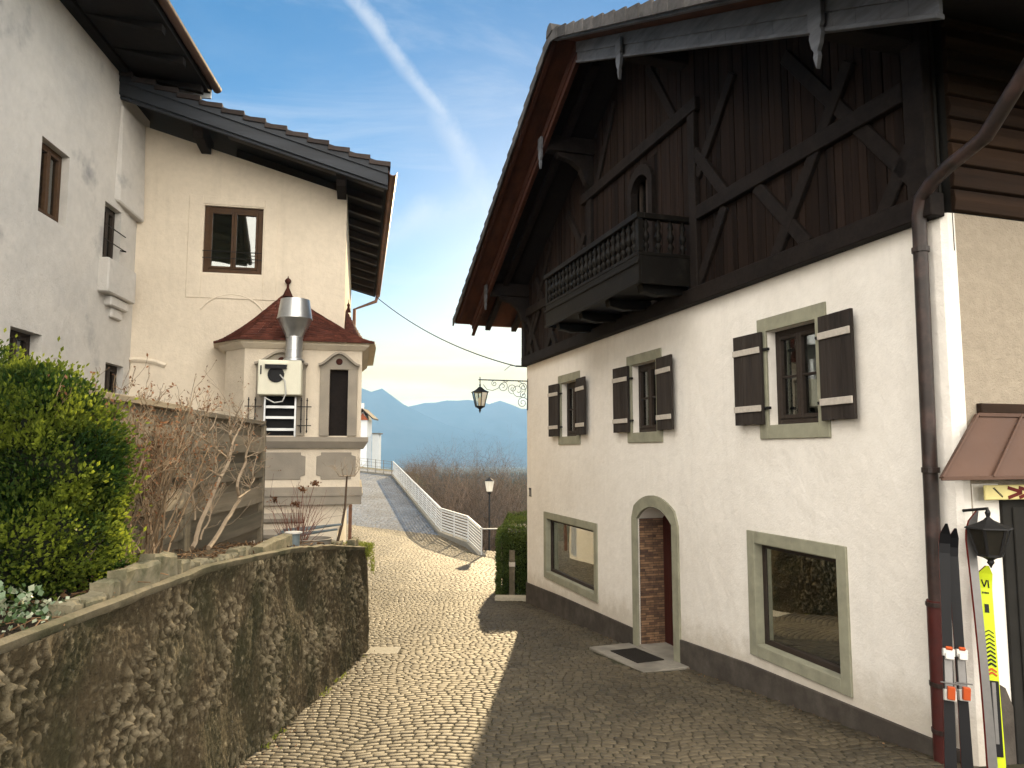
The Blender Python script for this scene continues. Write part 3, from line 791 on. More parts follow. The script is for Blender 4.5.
# tiles: courses as stepped slabs, each course a row of tiles with slight unevenness
mb = MB(); rt = random.Random(11)
ncourse = 21
for side in (0, 1):
    for k in range(ncourse):
        ua, ub = lerp(EV0 - .05, RID, k / ncourse), lerp(EV0 - .05, RID, (k + 1) / ncourse + .012)
        if side: ua, ub = 2 * RID - ua, 2 * RID - ub
        dd = DV
        while dd > (DV - 1.0 if side else DV - 1.6):
            w = .24; mb.t = rt.random(); j = rt.uniform(-.006, .006)
            d1 = dd - w + .006
            mb.hexa([R.P(ua, d1, under(ua) + .105 + j), R.P(ub, d1, under(ub) + .065 + j), R.P(ub, dd, under(ub) + .065 + j), R.P(ua, dd, under(ua) + .105 + j),
                     R.P(ua, d1, under(ua) + .135 + j), R.P(ub, d1, under(ub) + .085 + j), R.P(ub, dd, under(ub) + .085 + j), R.P(ua, dd, under(ua) + .135 + j)])
            dd -= w
        mb.t = .4
        mb.hexa([R.P(ua, DB, under(ua) + .105), R.P(ub, DB, under(ub) + .065), R.P(ub, dd, under(ub) + .065), R.P(ua, dd, under(ua) + .105),
                 R.P(ua, DB, under(ua) + .135), R.P(ub, DB, under(ub) + .085), R.P(ub, dd, under(ub) + .085), R.P(ua, dd, under(ua) + .135)])
        # hanging verge tile leg
        mb.t = rt.random()
        uc = ub + (ua - ub) * .06
        mb.hexa([R.P(ua, DV, under(ua) - .03), R.P(uc, DV, under(uc) - .03), R.P(uc, DV + .022, under(uc) - .03), R.P(ua, DV + .03, under(ua) - .03),
                 R.P(ua, DV, under(ua) + .15), R.P(uc, DV, under(uc) + .112), R.P(uc, DV + .022, under(uc) + .112), R.P(ua, DV + .03, under(ua) + .15)])
dd = DV + .04
while dd > DB:
    mb.t = rt.random()
    mb.prism([R.P(RID + x, dd, RU + z) for x, z in ((-.13, .03), (-.1, .14), (-.04, .19), (.04, .19), (.1, .14), (.13, .03))], -R.N * min(.36, dd - DB)); dd -= .37
mb.build('roof_tiles', m_tile, roof, bevel=.006, tint=True)
# barge boards: upper board and scalloped lower board, thin verge board under the tiles
def barge(a, b, m, sc_n):
    f = MB()
    slope_box(f, a, b, -.165, -.002, .90, .935)
    n_ = sc_n
    for k in range(n_):
        ua, ub = lerp(a, b, k / n_), lerp(a, b, (k + 1) / n_)
        slope_box(f, ua, ub, -.30, -.155 + .012 * (k % 2), .882, .915)
    slope_box(f, a, b, -.325, -.29, .87, .94)
    slope_box(f, a, b, -.045, -.004, DV - .1, DV - .03)
    f.build('barge_board', m, roof, bevel=.004)
barge(EV0 + .1, RID, m_barge_far, 26); barge(EV1 - .38, RID, m_barge, 26)
# purlins, knee braces and carved pendants
for uu in (.17, 3.65, 6.65, 10.13):
    f = MB(); zt = under(uu) - .05
    f.fbox(R, uu - .1, uu + .1, -.4, .86, zt - .27, zt); pu = f.build('purlin', m_beam, roof, bevel=.01)
    f = MB()
    if uu < 6: f.prism([R.P(uu - .07, d, z) for d, z in ((.04, zt - .275), (.70, zt - .275), (.66, zt - .35), (.45, zt - .40), (.28, zt - .52), (.18, zt - .75), (.04, zt - .85))], R.U * .14)
    if f.v: f.build('knee_brace', m_beam, pu, bevel=.008)
    f = MB(); zz = zt - .05
    prof = [(-.075, zz), (.075, zz), (.075, zz - .18), (.055, zz - .21), (.07, zz - .26), (.05, zz - .34), (.02, zz - .39), (.03, zz - .43), (.0, zz - .53), (-.03, zz - .43), (-.02, zz - .39), (-.05, zz - .34), (-.07, zz - .26), (-.055, zz - .21), (-.075, zz - .18)]
    f.fprism(R, [(uu + a, z) for a, z in prof], .945, .985); f.build('pendant', m_barge, pu, bevel=.003)
# rafter tails at the far eave + visible rafters
for k in range(3):
    f = MB(); d_ = .55 - k * .62
    slope_box(f, EV0 + .06, 5.0, -.16, -.04, d_ - .06, d_ + .06); f.build('rafter', m_beam, roof, bevel=.006)
# gutters and drainpipes
def gutter(f, p0, p1, r, upv=V((0, 0, 1))):
    t = (V(p1) - V(p0)).normalized(); a = t.cross(upv).normalized()
    vs = []
    for p in (V(p0), V(p1)):
        for rr in (r, r - .006):
            for k in range(9):
                an = pi + pi * k / 8
                vs.append(p + a * cos(an) * rr + upv * sin(an) * rr)
    fs = []
    for k in range(8):
        fs += [(k, k + 1, 18 + k + 1, 18 + k), (9 + k, 9 + k + 1, 27 + k + 1, 27 + k), (k, k + 1, 10 + k, 9 + k), (18 + k, 18 + k + 1, 28 + k, 27 + k)]
    fs += [(0, 9, 27, 18), (8, 17, 35, 26)]
    f.add(vs, fs)
f = MB(); gutter(f, R.P(EV1 + .08, DV - .05, under(EV1) + .06), R.P(EV1 + .08, DB, under(EV1) + .0), .075)
gut = f.build('gutter', m_copper, house, smooth=True)
f = MB(); gutter(f, R.P(EV0 - .07, DV - .4, under(EV0) + .06), R.P(EV0 - .07, DB, under(EV0) + .06), .07)
f.build('gutter', m_copper, house, smooth=True)
f = MB(); f.tube([R.P(EV0 + .0, -.95, 2.84), R.P(EV0 + .1, -.95, 2.66), R.P(-.5, -.7, 2.45), R.P(-.12, -.2, 2.2), R.P(-.10, -.2, 1.9), R.P(-.1, -.2, -3.1)], .05, 8); f.build('drainpipe', m_copper, house, smooth=True)
pu_, pd_ = 10.12, .105
def dpt(px, py, d): u_, z_ = R.un(px, py, d); return R.P(u_, d, z_)
pipe = [R.P(11.56, .30, under(EV1) - .02), R.P(11.50, .28, under(EV1) - .14), dpt(985, 137, .24), dpt(950, 165, .18), dpt(932, 182, .14), dpt(921, 198, .115), dpt(919, 216, .105), dpt(920, 240, .105), dpt(927, 400, .105), dpt(935, 580, .105), dpt(936.5, 605, .105)]
f = MB(); f.tube(pipe, .053, 12); dp = f.build('drainpipe', m_pipe, house, smooth=True)
f = MB(); pz = [dpt(936, 600, .105), dpt(944, 764, .105)]; pz.append(pz[1] + V((0, 0, -.4)))
f.tube(pz, .066, 12); f.build('pipe_foot', m_pipe_red, dp, smooth=True)
for py in (604, 684, 731):
    f = MB(); c = dpt(936.5 + (py - 604) * .05, py, .105); f.lathe([(.067, -.015), (.076, -.015), (.076, .015), (.067, .015)], c, 14); f.build('pipe_clip', m_pipe, dp)
for py in (250, 470):
    f = MB(); c = dpt(920 + (py - 240) * .046, py, .105); f.lathe([(.058, -.02), (.064, -.02), (.064, .02), (.058, .02)], c, 14); f.build('pipe_clip', m_pipe, dp)

# ---- side wall: log siding above, door, copper canopy
f = MB()
for k in range(9):
    z0 = WT + .005 + k * .19
    f.prism([S.P(-.03, d, z) for d, z in ((0, z0), (.035, z0 + .012), (.05, z0 + .09), (.035, z0 + .172), (0, z0 + .185))], S.U * 8.5)
f.build('log_siding', m_log, house, bevel=.004)
f = MB(); f.fbox(S, -.02, 8.5, -.12, -.002, WT - .3, 4.0); f.build('side_wall_top', m_dark, house)
ud = S.un(1004.5, 600)[0]; zd = S.un(1005, 499)[1]
f = MB(); f.fbox(S, ud, ud + 1.2, -.02, .03, -2.6, zd)
for k in range(7): f.fbox(S, ud + .09 + .15 * k, ud + .225 + .15 * k, .032, .045, -2.5, zd - .06)
f.build('side_door', m_dark, house, bevel=.005)
f = MB(); f.fprism(S, [(.02, -3.2), (ud - .004, -3.2), (ud - .004, -1.88), (.2, -1.74), (.02, -1.64)], .002, .02); f.build('side_plinth', m_plinth, house)
f = MB(); f.fbox(S, .012, ud - .004, .0, .008, -2.4, -.24); f.build('lower_plaster', m_white, house)
f = MB()
cl_ = S.un(940.5, 477, .24)[0]
CT = [(.07, .03, .29), (2.0, .03, .29), (2.0, .24, -.185), (cl_, .24, -.185)]
f.prism([S.P(*q) for q in CT], -S.N * .02)
canopy = f.build('canopy', m_copper_sheet, house, bevel=.004)
f = MB()
for k in range(4):
    f.bar(S.P(.07 + .44 * k, .04, .285), S.P(cl_ + .47 * k, .25, -.18), .016, .03, S.U)
f.bar(S.P(cl_, .247, -.185), S.P(2.0, .247, -.185), .03, .016, V((0, 0, 1)))
f.bar(S.P(.07, .045, .282), S.P(2.0, .045, .282), .03, .016, V((0, 0, 1)))
f.build('standing_seam', m_copper_sheet, canopy, bevel=.003)
f = MB(); f.fbox(S, .10, 2.0, .002, .05, .295, .37); f.build('canopy_beam', m_log, canopy, bevel=.006)

# =========================================================================================================
# SKIS, WALL LANTERNS, CABLE
# =========================================================================================================
def ski_mesh(f, base, tip, width, side, front, th=.016, tipcurve=.12, mats=(0, 1), n=26, plate=True):
    """ski from base (tail) to tip: sidecut outline, upturned rounded tip; material 0 top, 1 edge"""
    base, tip = V(base), V(tip); ax = (tip - base); Ln = ax.length; ax.normalize()
    front = V(front); front = (front - ax * front.dot(ax)).normalized(); sd = ax.cross(front).normalized()
    rows = []
    for k in range(n + 1):
        t = k / n
        w = width * (.82 + .18 * (2 * abs(t - .5)) ** 2)
        if t > .93: w *= sqrt(max(.03, 1 - ((t - .93) / .07) ** 2))
        if t < .02: w *= .8
        up = tipcurve * max(0, (t - .88) / .12) ** 2
        cam = .012 * (1 - (2 * t - 1) ** 2)
        c = base + ax * Ln * t + front * (up + cam)
        rows.append((c, w))
    def ring(c, w): return [c - sd * w / 2, c + sd * w / 2, c + sd * w / 2 + front * th, c - sd * w / 2 + front * th]
    for (c0, w0), (c1, w1) in zip(rows, rows[1:]):
        a, b = ring(c0, w0), ring(c1, w1)
        f.i = mats[0]; f.add([a[3], a[2], b[2], b[3]], [(0, 1, 2, 3)])
        f.i = mats[1]; f.add([a[0], a[1], b[1], b[0]], [(0, 3, 2, 1)]); f.add([a[0], a[3], b[3], b[0]], [(0, 1, 2, 3)]); f.add([a[1], a[2], b[2], b[1]], [(3, 2, 1, 0)])
    f.i = mats[1]; f.add(ring(*rows[0]), [(0, 1, 2, 3)])
    return ax, front, sd
def binding(f, c, ax, fr, sd, m0=0, m1=1, m2=2):
    f.i = m2; f.bar(c - ax * .16, c + ax * .17, .05, .02, sd)
    f.i = m0
    f.bar(c + ax * .12 + fr * .02, c + ax * .17 + fr * .02, .07, .05, sd); f.bar(c + ax * .10 + fr * .05, c + ax * .14 + fr * .045, .05, .03, sd)
    f.bar(c - ax * .16 + fr * .02, c - ax * .09 + fr * .02, .07, .05, sd)
    f.i = m1; f.bar(c - ax * .15 + fr * .055, c - ax * .07 + fr * .075, .045, .03, sd); f.bar(c + ax * .16 + fr * .03, c + ax * .18 + fr * .05, .04, .02, sd)
    f.i = m2; f.tube([c - ax * .05 - sd * .055 + fr * .03, c - ax * .05 + sd * .055 + fr * .03], .006, 6)
def spt(px, py, d): u_, z_ = S.un(px, py, d); return S.P(u_, d, z_)
def lean(base_px, tip_px, d_base, d_tip):
    return spt(*base_px, d_base), spt(*tip_px, d_tip)
SKG = None
def ski(label, base_px, tip_px, db, dt, width, m_top, m_edge, facing, bind, tipcurve=.10):
    b, t = lean(base_px, tip_px, db, dt)
    # stand the tail on the ground
    ax = (b - t)
    zg = g(b.x, b.y) + .008
    b = t + ax * ((t.z - zg) / (t.z - b.z))
    root = thing('ski', label, 'ski', b)
    f = MB(); ax_, fr, sd = ski_mesh(f, b, t, width, None, facing, tipcurve=tipcurve)
    f.build('ski_blade', [m_top, m_edge], root, bevel=0)
    if bind is not None:
        f = MB(); binding(f, lerp(b, t, bind) + fr * .03, ax_, fr, sd); f.build('ski_binding', [m_white_plastic, m_orange, m_skisilver], root, bevel=.003)
    return root, b, t, ax_, fr, sd
left_face = (S.N * .75 - S.U * .65)
ski('black ski with a red edge, leaning closest to the drainpipe', (953, 860), (943, 526), .42, .10, .075, m_skiblack, m_skired, S.N * .8 - S.U * .6, .40)
ski('black ski with red sidewall and white binding, second from the drainpipe', (973, 860), (950, 530), .40, .08, .075, m_skiblack, m_skired, S.N * .85 - S.U * .5, .40)
ski('slim ski seen edge on, silver and red, with its tip curling up beside the lantern', (1000, 860), (966, 512), .36, .04, .08, m_skisilver, m_skired, S.N * 1.0 - S.U * .1, None, .09)
root, b, t, ax_, fr, sd = ski('lime yellow ski with black chevrons below its tip, leaning by the dark side door', (1003, 860), (981, 566), .34, .05, .125, m_skiyellow, m_skired, S.N * .95 - S.U * .2, None, .05)
f = MB()
def on_ski(s_, w_): # s_ from the tip downwards in metres, w_ across
    Ln = (t - b).length; tt = 1 - s_ / Ln
    return b + ax_ * Ln * tt + fr * (.012 * (1 - (2 * tt - 1) ** 2) + .05 * max(0, (tt - .88) / .12) ** 2 + .019) + sd * w_
def stroke(pts, w, thick=.003):
    for (s0, w0), (s1, w1) in zip(pts, pts[1:]): f.bar(on_ski(s0, w0), on_ski(s1, w1), w, thick, sd if abs(s1 - s0) > abs(w1 - w0) else ax_)
stroke([(.10, -.028), (.15, -.005)], .008); stroke([(.15, -.005), (.10, .012)], .008); stroke([(.10, .022), (.155, .03)], .008)
for k in range(5): stroke([(.185, -.022 + k * .011), (.197, -.022 + k * .011)], .006)
stroke([(.27, 0), (.33, 0)], .032)
for k in range(9):
    s0 = .45 + k * .028
    stroke([(s0 + .02, -.036), (s0, 0)], .005 + .001 * k); stroke([(s0, 0), (s0 + .02, .036)], .005 + .001 * k)
f.i = 1
for s0 in (.71, .735): stroke([(s0 + .02, -.036), (s0, 0)], .012); stroke([(s0, 0), (s0 + .02, .036)], .012)
f.build('ski_print', [m_black, m_orange], root)
f = MB()
f.i = 0; f.bar(on_ski(.79, 0), on_ski(1.28, 0), .085, .012, sd)
f.i = 1; f.bar(on_ski(.80, .0), on_ski(1.2, -.0), .03, .018, sd)
f.build('ski_plate', [m_black, m_skisilver], root, bevel=.003)

# old cream ski mounted across under the canopy, red and black zigzags
f = MB(); zc_ = -.30
f.fprism(S, [(.0, zc_ - .055), (.9, zc_ - .055), (.9, zc_ + .055), (.0, zc_ + .055)], .10, .12)
sg = thing('ski_sign', 'old cream yellow ski with red and black zigzags fixed crosswise under the copper canopy', 'sign', S.P(.45, .1, zc_))
f.build('board', m_skicream, sg, bevel=.006)
f = MB()
def zz(pts, w, mi):
    f.i = mi
    for (ua, za), (ub, zb) in zip(pts, pts[1:]): f.bar(S.P(ua, .1215, zc_ + za), S.P(ub, .1215, zc_ + zb), w, .002 + .0005 * mi, V((0, 0, 1)) if abs(ub - ua) > abs(zb - za) else S.U)
for u0 in (.22, .33): zz([(u0, .035), (u0 + .14, .0)], .026, 0); zz([(u0 + .14, -.002), (u0, -.04)], .026, 0)
for u0 in (.44, .55, .68): zz([(u0, .038), (u0 + .13, .0)], .024, 1); zz([(u0 + .13, -.002), (u0, -.038)], .024, 1)
zz([(.075, .035), (.165, -.035)], .006, 1)
for k in range(8): zz([(.085 + k * .0105, .030 - k * .0085), (.093 + k * .0105, .036 - k * .0085)], .007, 1)
f.build('print', [m_skired, m_black], sg)
f = MB()
for uu in (.15, .6): f.fbox(S, uu - .02, uu + .02, .0, .10, zc_ - .02, zc_ + .02)
f.build('bracket', m_iron, sg)

# ---- lanterns
def lantern(root, c, w, h, m_gl, inner=True):
    """hexagonal coach lantern hanging with its roof apex at c"""
    seg = 6
    def hexring(r, z, k0=0): return [c + V((cos(2 * pi * (k + .5) / seg) * r, sin(2 * pi * (k + .5) / seg) * r, z)) for k in range(seg)]
    f = MB()
    f.lathe([(.012, .05), (.02, .03), (.012, .0), (w * .12, -.02), (w * .3, -h * .13), (w * .56, -h * .2), (w * .58, -h * .225), (w * .5, -h * .235)], c, 6)
    f.lathe([(w * .27, -h * .73), (w * .31, -h * .73), (w * .31, -h * .77), (w * .18, -h * .80), (.02, -h * .85), (.025, -h * .9), (.012, -h * .95), (.004, -h)], c, 6)
    a, b = hexring(w * .5, -h * .225), hexring(w * .29, -h * .735)
    # lathe's hexagon starts on its own axes; use the same corners for the bars
    ax = V((0, 0, 1)); o1 = ax.orthogonal().normalized(); o2 = ax.cross(o1)
    a = [c + (o1 * cos(2 * pi * k / 6) + o2 * sin(2 * pi * k / 6)) * w * .49 + V((0, 0, -h * .23)) for k in range(6)]
    b = [c + (o1 * cos(2 * pi * k / 6) + o2 * sin(2 * pi * k / 6)) * w * .29 + V((0, 0, -h * .735)) for k in range(6)]
    for k in range(6): f.tube([a[k], b[k]], .011, 5)
    f.build('lantern_cage', m_iron, root)
    f = MB()
    for k in range(6):
        q = [a[k] * 1, a[(k + 1) % 6] * 1, b[(k + 1) % 6] * 1, b[k] * 1]
        f.add(q, [(0, 1, 2, 3)])
    f.build('lantern_glass', m_gl, root, recalc=False)
    if inner:
        f = MB(); f.lathe([(.02, 0), (.03, .05), (.045, .1), (.03, .16), (.006, .18)], c + V((0, 0, -h * .72)), 10); f.build('lamp_bulb', m_opal, root, smooth=True)

# wrought iron arm on the far corner
AZ = 1.50
root = thing('bracket_lantern', 'black wrought iron lantern hanging from a scrolled arm on the far house corner', 'street lamp', R.P(.06, 0, AZ))
f = MB(); f.tube([R.P(.06, -.02, AZ), R.P(.06, 1.08, AZ)], .013, 6); f.tube([R.P(.06, .0, AZ + .05), R.P(.06, 0.012, AZ - .62)], .014, 6)
f.tube([R.P(.06, 1.05, AZ + .06), R.P(.06, 1.05, AZ - .16)], .01, 6); f.build('arm', m_iron, root)
def scroll(f, cd, cz, r, a0, turns, dirn, rad=.006):
    pts = []
    for k in range(34):
        t = k / 33; an = a0 + dirn * turns * 2 * pi * t; rr = r * (1 - .82 * t)
        pts.append(R.P(.06, cd + rr * cos(an), cz + rr * sin(an)))
    f.tube(pts, rad, 5)
f = MB()
scroll(f, .22, AZ - .20, .185, pi / 2, 1.6, 1); scroll(f, .12, AZ - .46, .125, pi, 1.7, -1); scroll(f, .34, AZ - .17, .11, -pi / 2, 1.5, 1); scroll(f, .10, AZ - .13, .095, 0, 1.5, 1)
scroll(f, .56, AZ - .13, .12, pi / 2, 1.5, 1); scroll(f, .74, AZ - .07, .065, pi / 2, 1.4, -1); scroll(f, .10, AZ - .30, .08, pi / 2, 1.3, -1)
f.tube([R.P(.06, .98, AZ - .10), R.P(.06, .90, AZ - .2), R.P(.06, .78, AZ - .22), R.P(.06, .66, AZ - .17), R.P(.06, .58, AZ - .06), R.P(.06, .45, AZ - .02)], .006, 5)
f.build('scroll', m_iron, root)
lantern(root, R.P(.06, 1.05, AZ - .14), .34, .56, m_lampglass)
# dark lantern by the skis
c = spt(988, 517, .20)
root = thing('wall_lantern', 'dark iron wall lantern hanging between the ski tips and the side door', 'wall lamp', S.P(.2, 0, c.z))
f = MB(); f.tube([S.P(S.un(988, 517, .2)[0], -.0, c.z + .03), c + V((0, 0, .06)), c + V((0, 0, .0))], .012, 6); f.build('arm', m_iron, root)
lantern(root, c, .275, .36, mat('smoked_lantern_glass', (.02, .018, .014), .3, var=.2, vs=20), inner=False)
# street lamp beyond the railing
def lamp_post(px, py_top, Y, label):
    r_ = ray(px, py_top); p = r_ * (Y / r_.y)
    root = thing('street_lamp', label, 'street lamp', (p.x, Y, gg(p.x, Y)))
    f = MB(); f.tube([V((p.x, Y, gg(p.x, Y) - .1)), V((p.x, Y, p.z - .62))], [.05, .035], 8); f.lathe([(.06, 0), (.09, .05), (.05, .1)], V((p.x, Y, p.z - .68)), 10); f.build('post', m_iron, root)
    f = MB(); f.lathe([(.12, 0), (.19, .4), (.19, .42), (.13, .47), (.05, .5)], V((p.x, Y, p.z - .56)), 8); f.build('lantern_glass', m_opal, root)
    f = MB(); f.lathe([(.22, 0), (.2, .03), (.05, .12), (.01, .17)], V((p.x, Y, p.z - .13)), 8); f.build('cap', m_iron, root)
lamp_post(489.5, 478, 30.6, 'white street lamp on a slim dark post among the bare shrubs')
# overhead cable
pe = L.P(-.66, -8.3, 4.55); ph = R.P(.0, .25, 1.82)
f = MB()
f.tube([lerp(pe, ph, k / 20) + V((0, 0, -1.0 * (k / 20) * (1 - k / 20))) for k in range(21)], .012, 5)
f.tube([ph, R.P(.0, 0, 1.82)], .018, 6); f.tube([ph + R.N * .25 + V((0, 0, -.1)), ph + R.N * .12 + V((0, 0, .01)), ph], .006, 5)
tag(f.build('overhead_cable', m_iron), 'thin dark cable strung from the left eave to the far house corner', 'cable')

# =========================================================================================================
# PLASTERED HOUSE ON THE LEFT
# =========================================================================================================
lh = thing('plastered_house', 'cream plastered house with a corner bay under a red brown pointed roof', 'house', L.P(1.9, 0, -1.2))
UC = .05
def ltop(u): return 4.62 + .277 * (u - UC)
LW = (1.47, 2.44, 3.07, 4.25)
mb = MB()
wall_panel(mb, L, UC, 3.9, -4.2, ltop, [LW], .14)
wall_w = mb.build('gable_wall', m_cream, lh, recalc=False)
mb = MB()
mb.add([L.P(UC, 0, -4.2), L.P(UC, -8, -4.2), L.P(UC, -8, 4.75), L.P(UC, 0, 4.62)], [(0, 1, 2, 3)])
mb.add([L.P(UC, -8, -4.2), L.P(6, -8, -4.2), L.P(6, -8, 6.0), L.P(UC, -8, 4.75)], [(0, 1, 2, 3)])
mb.add([L.P(LW[0] - .4, -.9, 2.6), L.P(LW[1] + .4, -.9, 2.6), L.P(LW[1] + .4, -.9, 4.5), L.P(LW[0] - .4, -.9, 4.5)], [(0, 1, 2, 3)])
mb.build('street_side_wall', m_cream, lh, recalc=False)
mb = MB(); mb.fbox(L, LW[0] - .3, LW[1] + .3, -.95, -.92, 2.6, 4.5); mb.build('interior_lining', m_dark, lh)
w = casement(L, lh, *LW, -.05, m_frame, m_glass, muntins=(), w=.085)
f = MB()
for zz_ in (3.32, 3.44): f.tube([L.P(LW[0] + .0, .03, zz_), L.P(LW[1], .03, zz_)], .008, 6)
f.build('window_bar', m_iron, w)
# raised plaster panel round the window, blind arch below, ledges
f = MB()
f.fbox(L, LW[1] + .02, 2.69, -.01, .012, 2.62, 4.41); f.fbox(L, 1.23, LW[0] - .02, -.01, .012, 2.62, 4.41)
f.fbox(L, LW[0] - .02, LW[1] + .02, -.01, .012, 4.27, 4.41); f.fbox(L, LW[0] - .02, LW[1] + .02, -.01, .012, 2.62, 3.05)
f.build('plaster_panel', m_cream, w, bevel=.006)
def arc_mould(F, u0, u1, zs, zc, name, d=.03, wd=.03):
    f = MB(); pts = arch_pts(u0, u1, zs, zc, 20)
    f.tube([F.P(u, 0.0, z) for u, z in pts], d, 6); return f.build(name, m_cream, lh, smooth=True)
arc_mould(L, 1.42, 2.44, 2.42, 2.70, 'blind_arch', .018); arc_mould(L, 2.95, 3.80, 1.44, 1.53, 'blind_arch', .045)
# left wing wall
AWIN = [(2.30, 3.00, 3.06, 4.05), (.62, 1.20, 2.95, 3.83), (2.72, 3.42, .55, 1.50), (.26, .90, .35, 1.38)]
mb = MB(); wall_panel(mb, A, -.3, 11.0, -3.2, 6.25, AWIN, .18)
mb.build('wing_wall', m_grey_wall, lh, recalc=False)
mb = MB(); mb.fbox(A, -.2, 4.2, -1.0, -.95, 0, 5); mb.build('wing_interior', m_dark, lh)
for k, o in enumerate(AWIN):
    w = casement(A, lh, *o, -.10 if k != 2 else -.14, m_frame if k == 0 else m_frame_dark, m_glass, muntins=(), w=.06, curtain=[(.08, .4), (.55, .92)] if k == 0 else None)
    if k == 1:
        f = MB()
        for zz_ in (3.22, 3.45): f.tube([A.P(.55, .05, zz_), A.P(1.25, .05, zz_)], .009, 6)
        f.tube([A.P(.60, -.02, 3.22), A.P(.60, .09, 3.2)], .012, 6); f.build('window_bar', m_iron, w)
# flared plaster box above and below the small corner window
f = MB()
f.hexa([A.P(.05, -.02, 3.86), A.P(.95, -.02, 3.95), A.P(.80, .05, 3.96), A.P(.05, .13, 3.86), A.P(.05, -.02, 5.55), A.P(.85, -.02, 5.55), A.P(.80, .02, 5.55), A.P(.05, .08, 5.55)])
f.build('plaster_flare', m_grey_wall, lh, bevel=.02)
f = MB(); f.fbox(A, .30, 1.30, -.02, .15, 2.40, 2.93); f.fbox(A, .42, 1.05, -.02, .10, 2.24, 2.398); f.fbox(A, .52, .90, -.02, .05, 2.08, 2.238)
f.build('window_box_ledge', m_grey_wall, lh, bevel=.02)

# gable roof over the front
EU = -.64
def rz(u): return 4.50 + .277 * (u - EU)
mb = MB()
mb.hexa([L.P(EU, -8.9, rz(EU) + .16), L.P(5.2, -8.9, rz(5.2) + .16), L.P(5.2, .86, rz(5.2) + .16), L.P(EU, .86, rz(EU) + .16),
         L.P(EU, -8.9, rz(EU) + .24), L.P(5.2, -8.9, rz(5.2) + .24), L.P(5.2, .86, rz(5.2) + .24), L.P(EU, .86, rz(EU) + .24)])
lroof = mb.build('roof', m_soffit_dark, lh)
mb = MB()
for (d0, d1, o0, o1) in ((.86, .90, .0, .22), (.90, .925, .20, .37), (.80, .858, -.05, .10)):
    mb.hexa([L.P(EU, d0, rz(EU) + o0), L.P(5.2, d0, rz(5.2) + o0), L.P(5.2, d1, rz(5.2) + o0), L.P(EU, d1, rz(EU) + o0),
             L.P(EU, d0, rz(EU) + o1), L.P(5.2, d0, rz(5.2) + o1), L.P(5.2, d1, rz(5.2) + o1), L.P(EU, d1, rz(EU) + o1)])
mb.build('barge_board', m_fascia, lroof, bevel=.006)
mb = MB(); k = 0
u = EU - .04
while u < 5.2:
    ub = u + .36
    mb.t = rt.random()
    mb.hexa([L.P(u, -8.9, rz(u) + .33), L.P(ub, -8.9, rz(ub) + .26), L.P(ub, .95, rz(ub) + .26), L.P(u, .95, rz(u) + .33),
             L.P(u, -8.9, rz(u) + .42), L.P(ub, -8.9, rz(ub) + .33), L.P(ub, .95, rz(ub) + .33), L.P(u, .95, rz(u) + .42)])
    u += .34
mb.build('roof_tiles', m_roof_dark, lroof, tint=True, bevel=.006)
for k in range(11):
    d_ = .55 - k * .86
    f = MB()
    f.hexa([L.P(EU + .06, d_ - .06, rz(EU) + .03), L.P(2.0, d_ - .06, rz(2.0) + .02), L.P(2.0, d_ + .06, rz(2.0) + .02), L.P(EU + .06, d_ + .06, rz(EU) + .03),
            L.P(EU + .06, d_ - .06, rz(EU) + .165), L.P(2.0, d_ - .06, rz(2.0) + .158), L.P(2.0, d_ + .06, rz(2.0) + .158), L.P(EU + .06, d_ + .06, rz(EU) + .165)])
    f.build('rafter', m_frame_dark, lroof, bevel=.006)
for uu in (.14, 2.45):
    f = MB(); z1 = rz(uu) + .10
    f.prism([L.P(uu - .08, d, z) for d, z in ((-.2, z1), (.80, z1), (.80, z1 - .15), (.72, z1 - .2), (.66, z1 - .30), (-.2, z1 - .30))], L.U * .16); f.build('purlin', m_beam, lroof, bevel=.008)
f = MB(); gutter(f, L.P(EU - .08, .95, rz(EU) + .24), L.P(EU - .08, -8.9, rz(EU) + .22), .075)
f.build('gutter', m_copper, lh, smooth=True)
f = MB(); f.tube([L.P(EU - .08, -8.5, rz(EU) + .2), L.P(EU - .02, -8.5, rz(EU) - .05), L.P(-.05, -8.05, rz(EU) - .4), L.P(-.05, -8.05, -3)], .05, 8); f.build('drainpipe', m_copper, lh, smooth=True)

# eave of the higher wing roof
mb = MB()
mb.hexa([A.P(.45, -3, 6.35), A.P(11, -3, 6.35), A.P(11, 1.25, 5.98), A.P(.45, 1.25, 5.98), A.P(.45, -3, 6.6), A.P(11, -3, 6.6), A.P(11, 1.28, 6.12), A.P(.45, 1.28, 6.12)])
wr = mb.build('wing_roof', m_soffit_dark, lh)
f = MB(); f.fbox(A, -.1, 11, -.02, .16, 6.02, 6.3); f.build('wall_plate', m_soffit_dark, wr, bevel=.01)
for k in range(12):
    f = MB(); uu = .65 + k * .85
    f.hexa([A.P(uu, 0, 6.1), A.P(uu + .12, 0, 6.1), A.P(uu + .12, 1.2, 5.86), A.P(uu, 1.2, 5.86), A.P(uu, 0, 6.22), A.P(uu + .12, 0, 6.22), A.P(uu + .12, 1.2, 5.98), A.P(uu, 1.2, 5.98)])
    f.build('rafter', m_soffit_dark, wr, bevel=.006)
f = MB(); gutter(f, A.P(.40, 1.34, 6.10), A.P(11, 1.34, 6.10), .075); f.build('gutter', m_copper_sheet, lh, smooth=True)
f = MB(); f.fbox(A, .44, .48, .3, 1.26, 5.90, 6.16); f.build('roof_end_board', m_housewhite, wr)

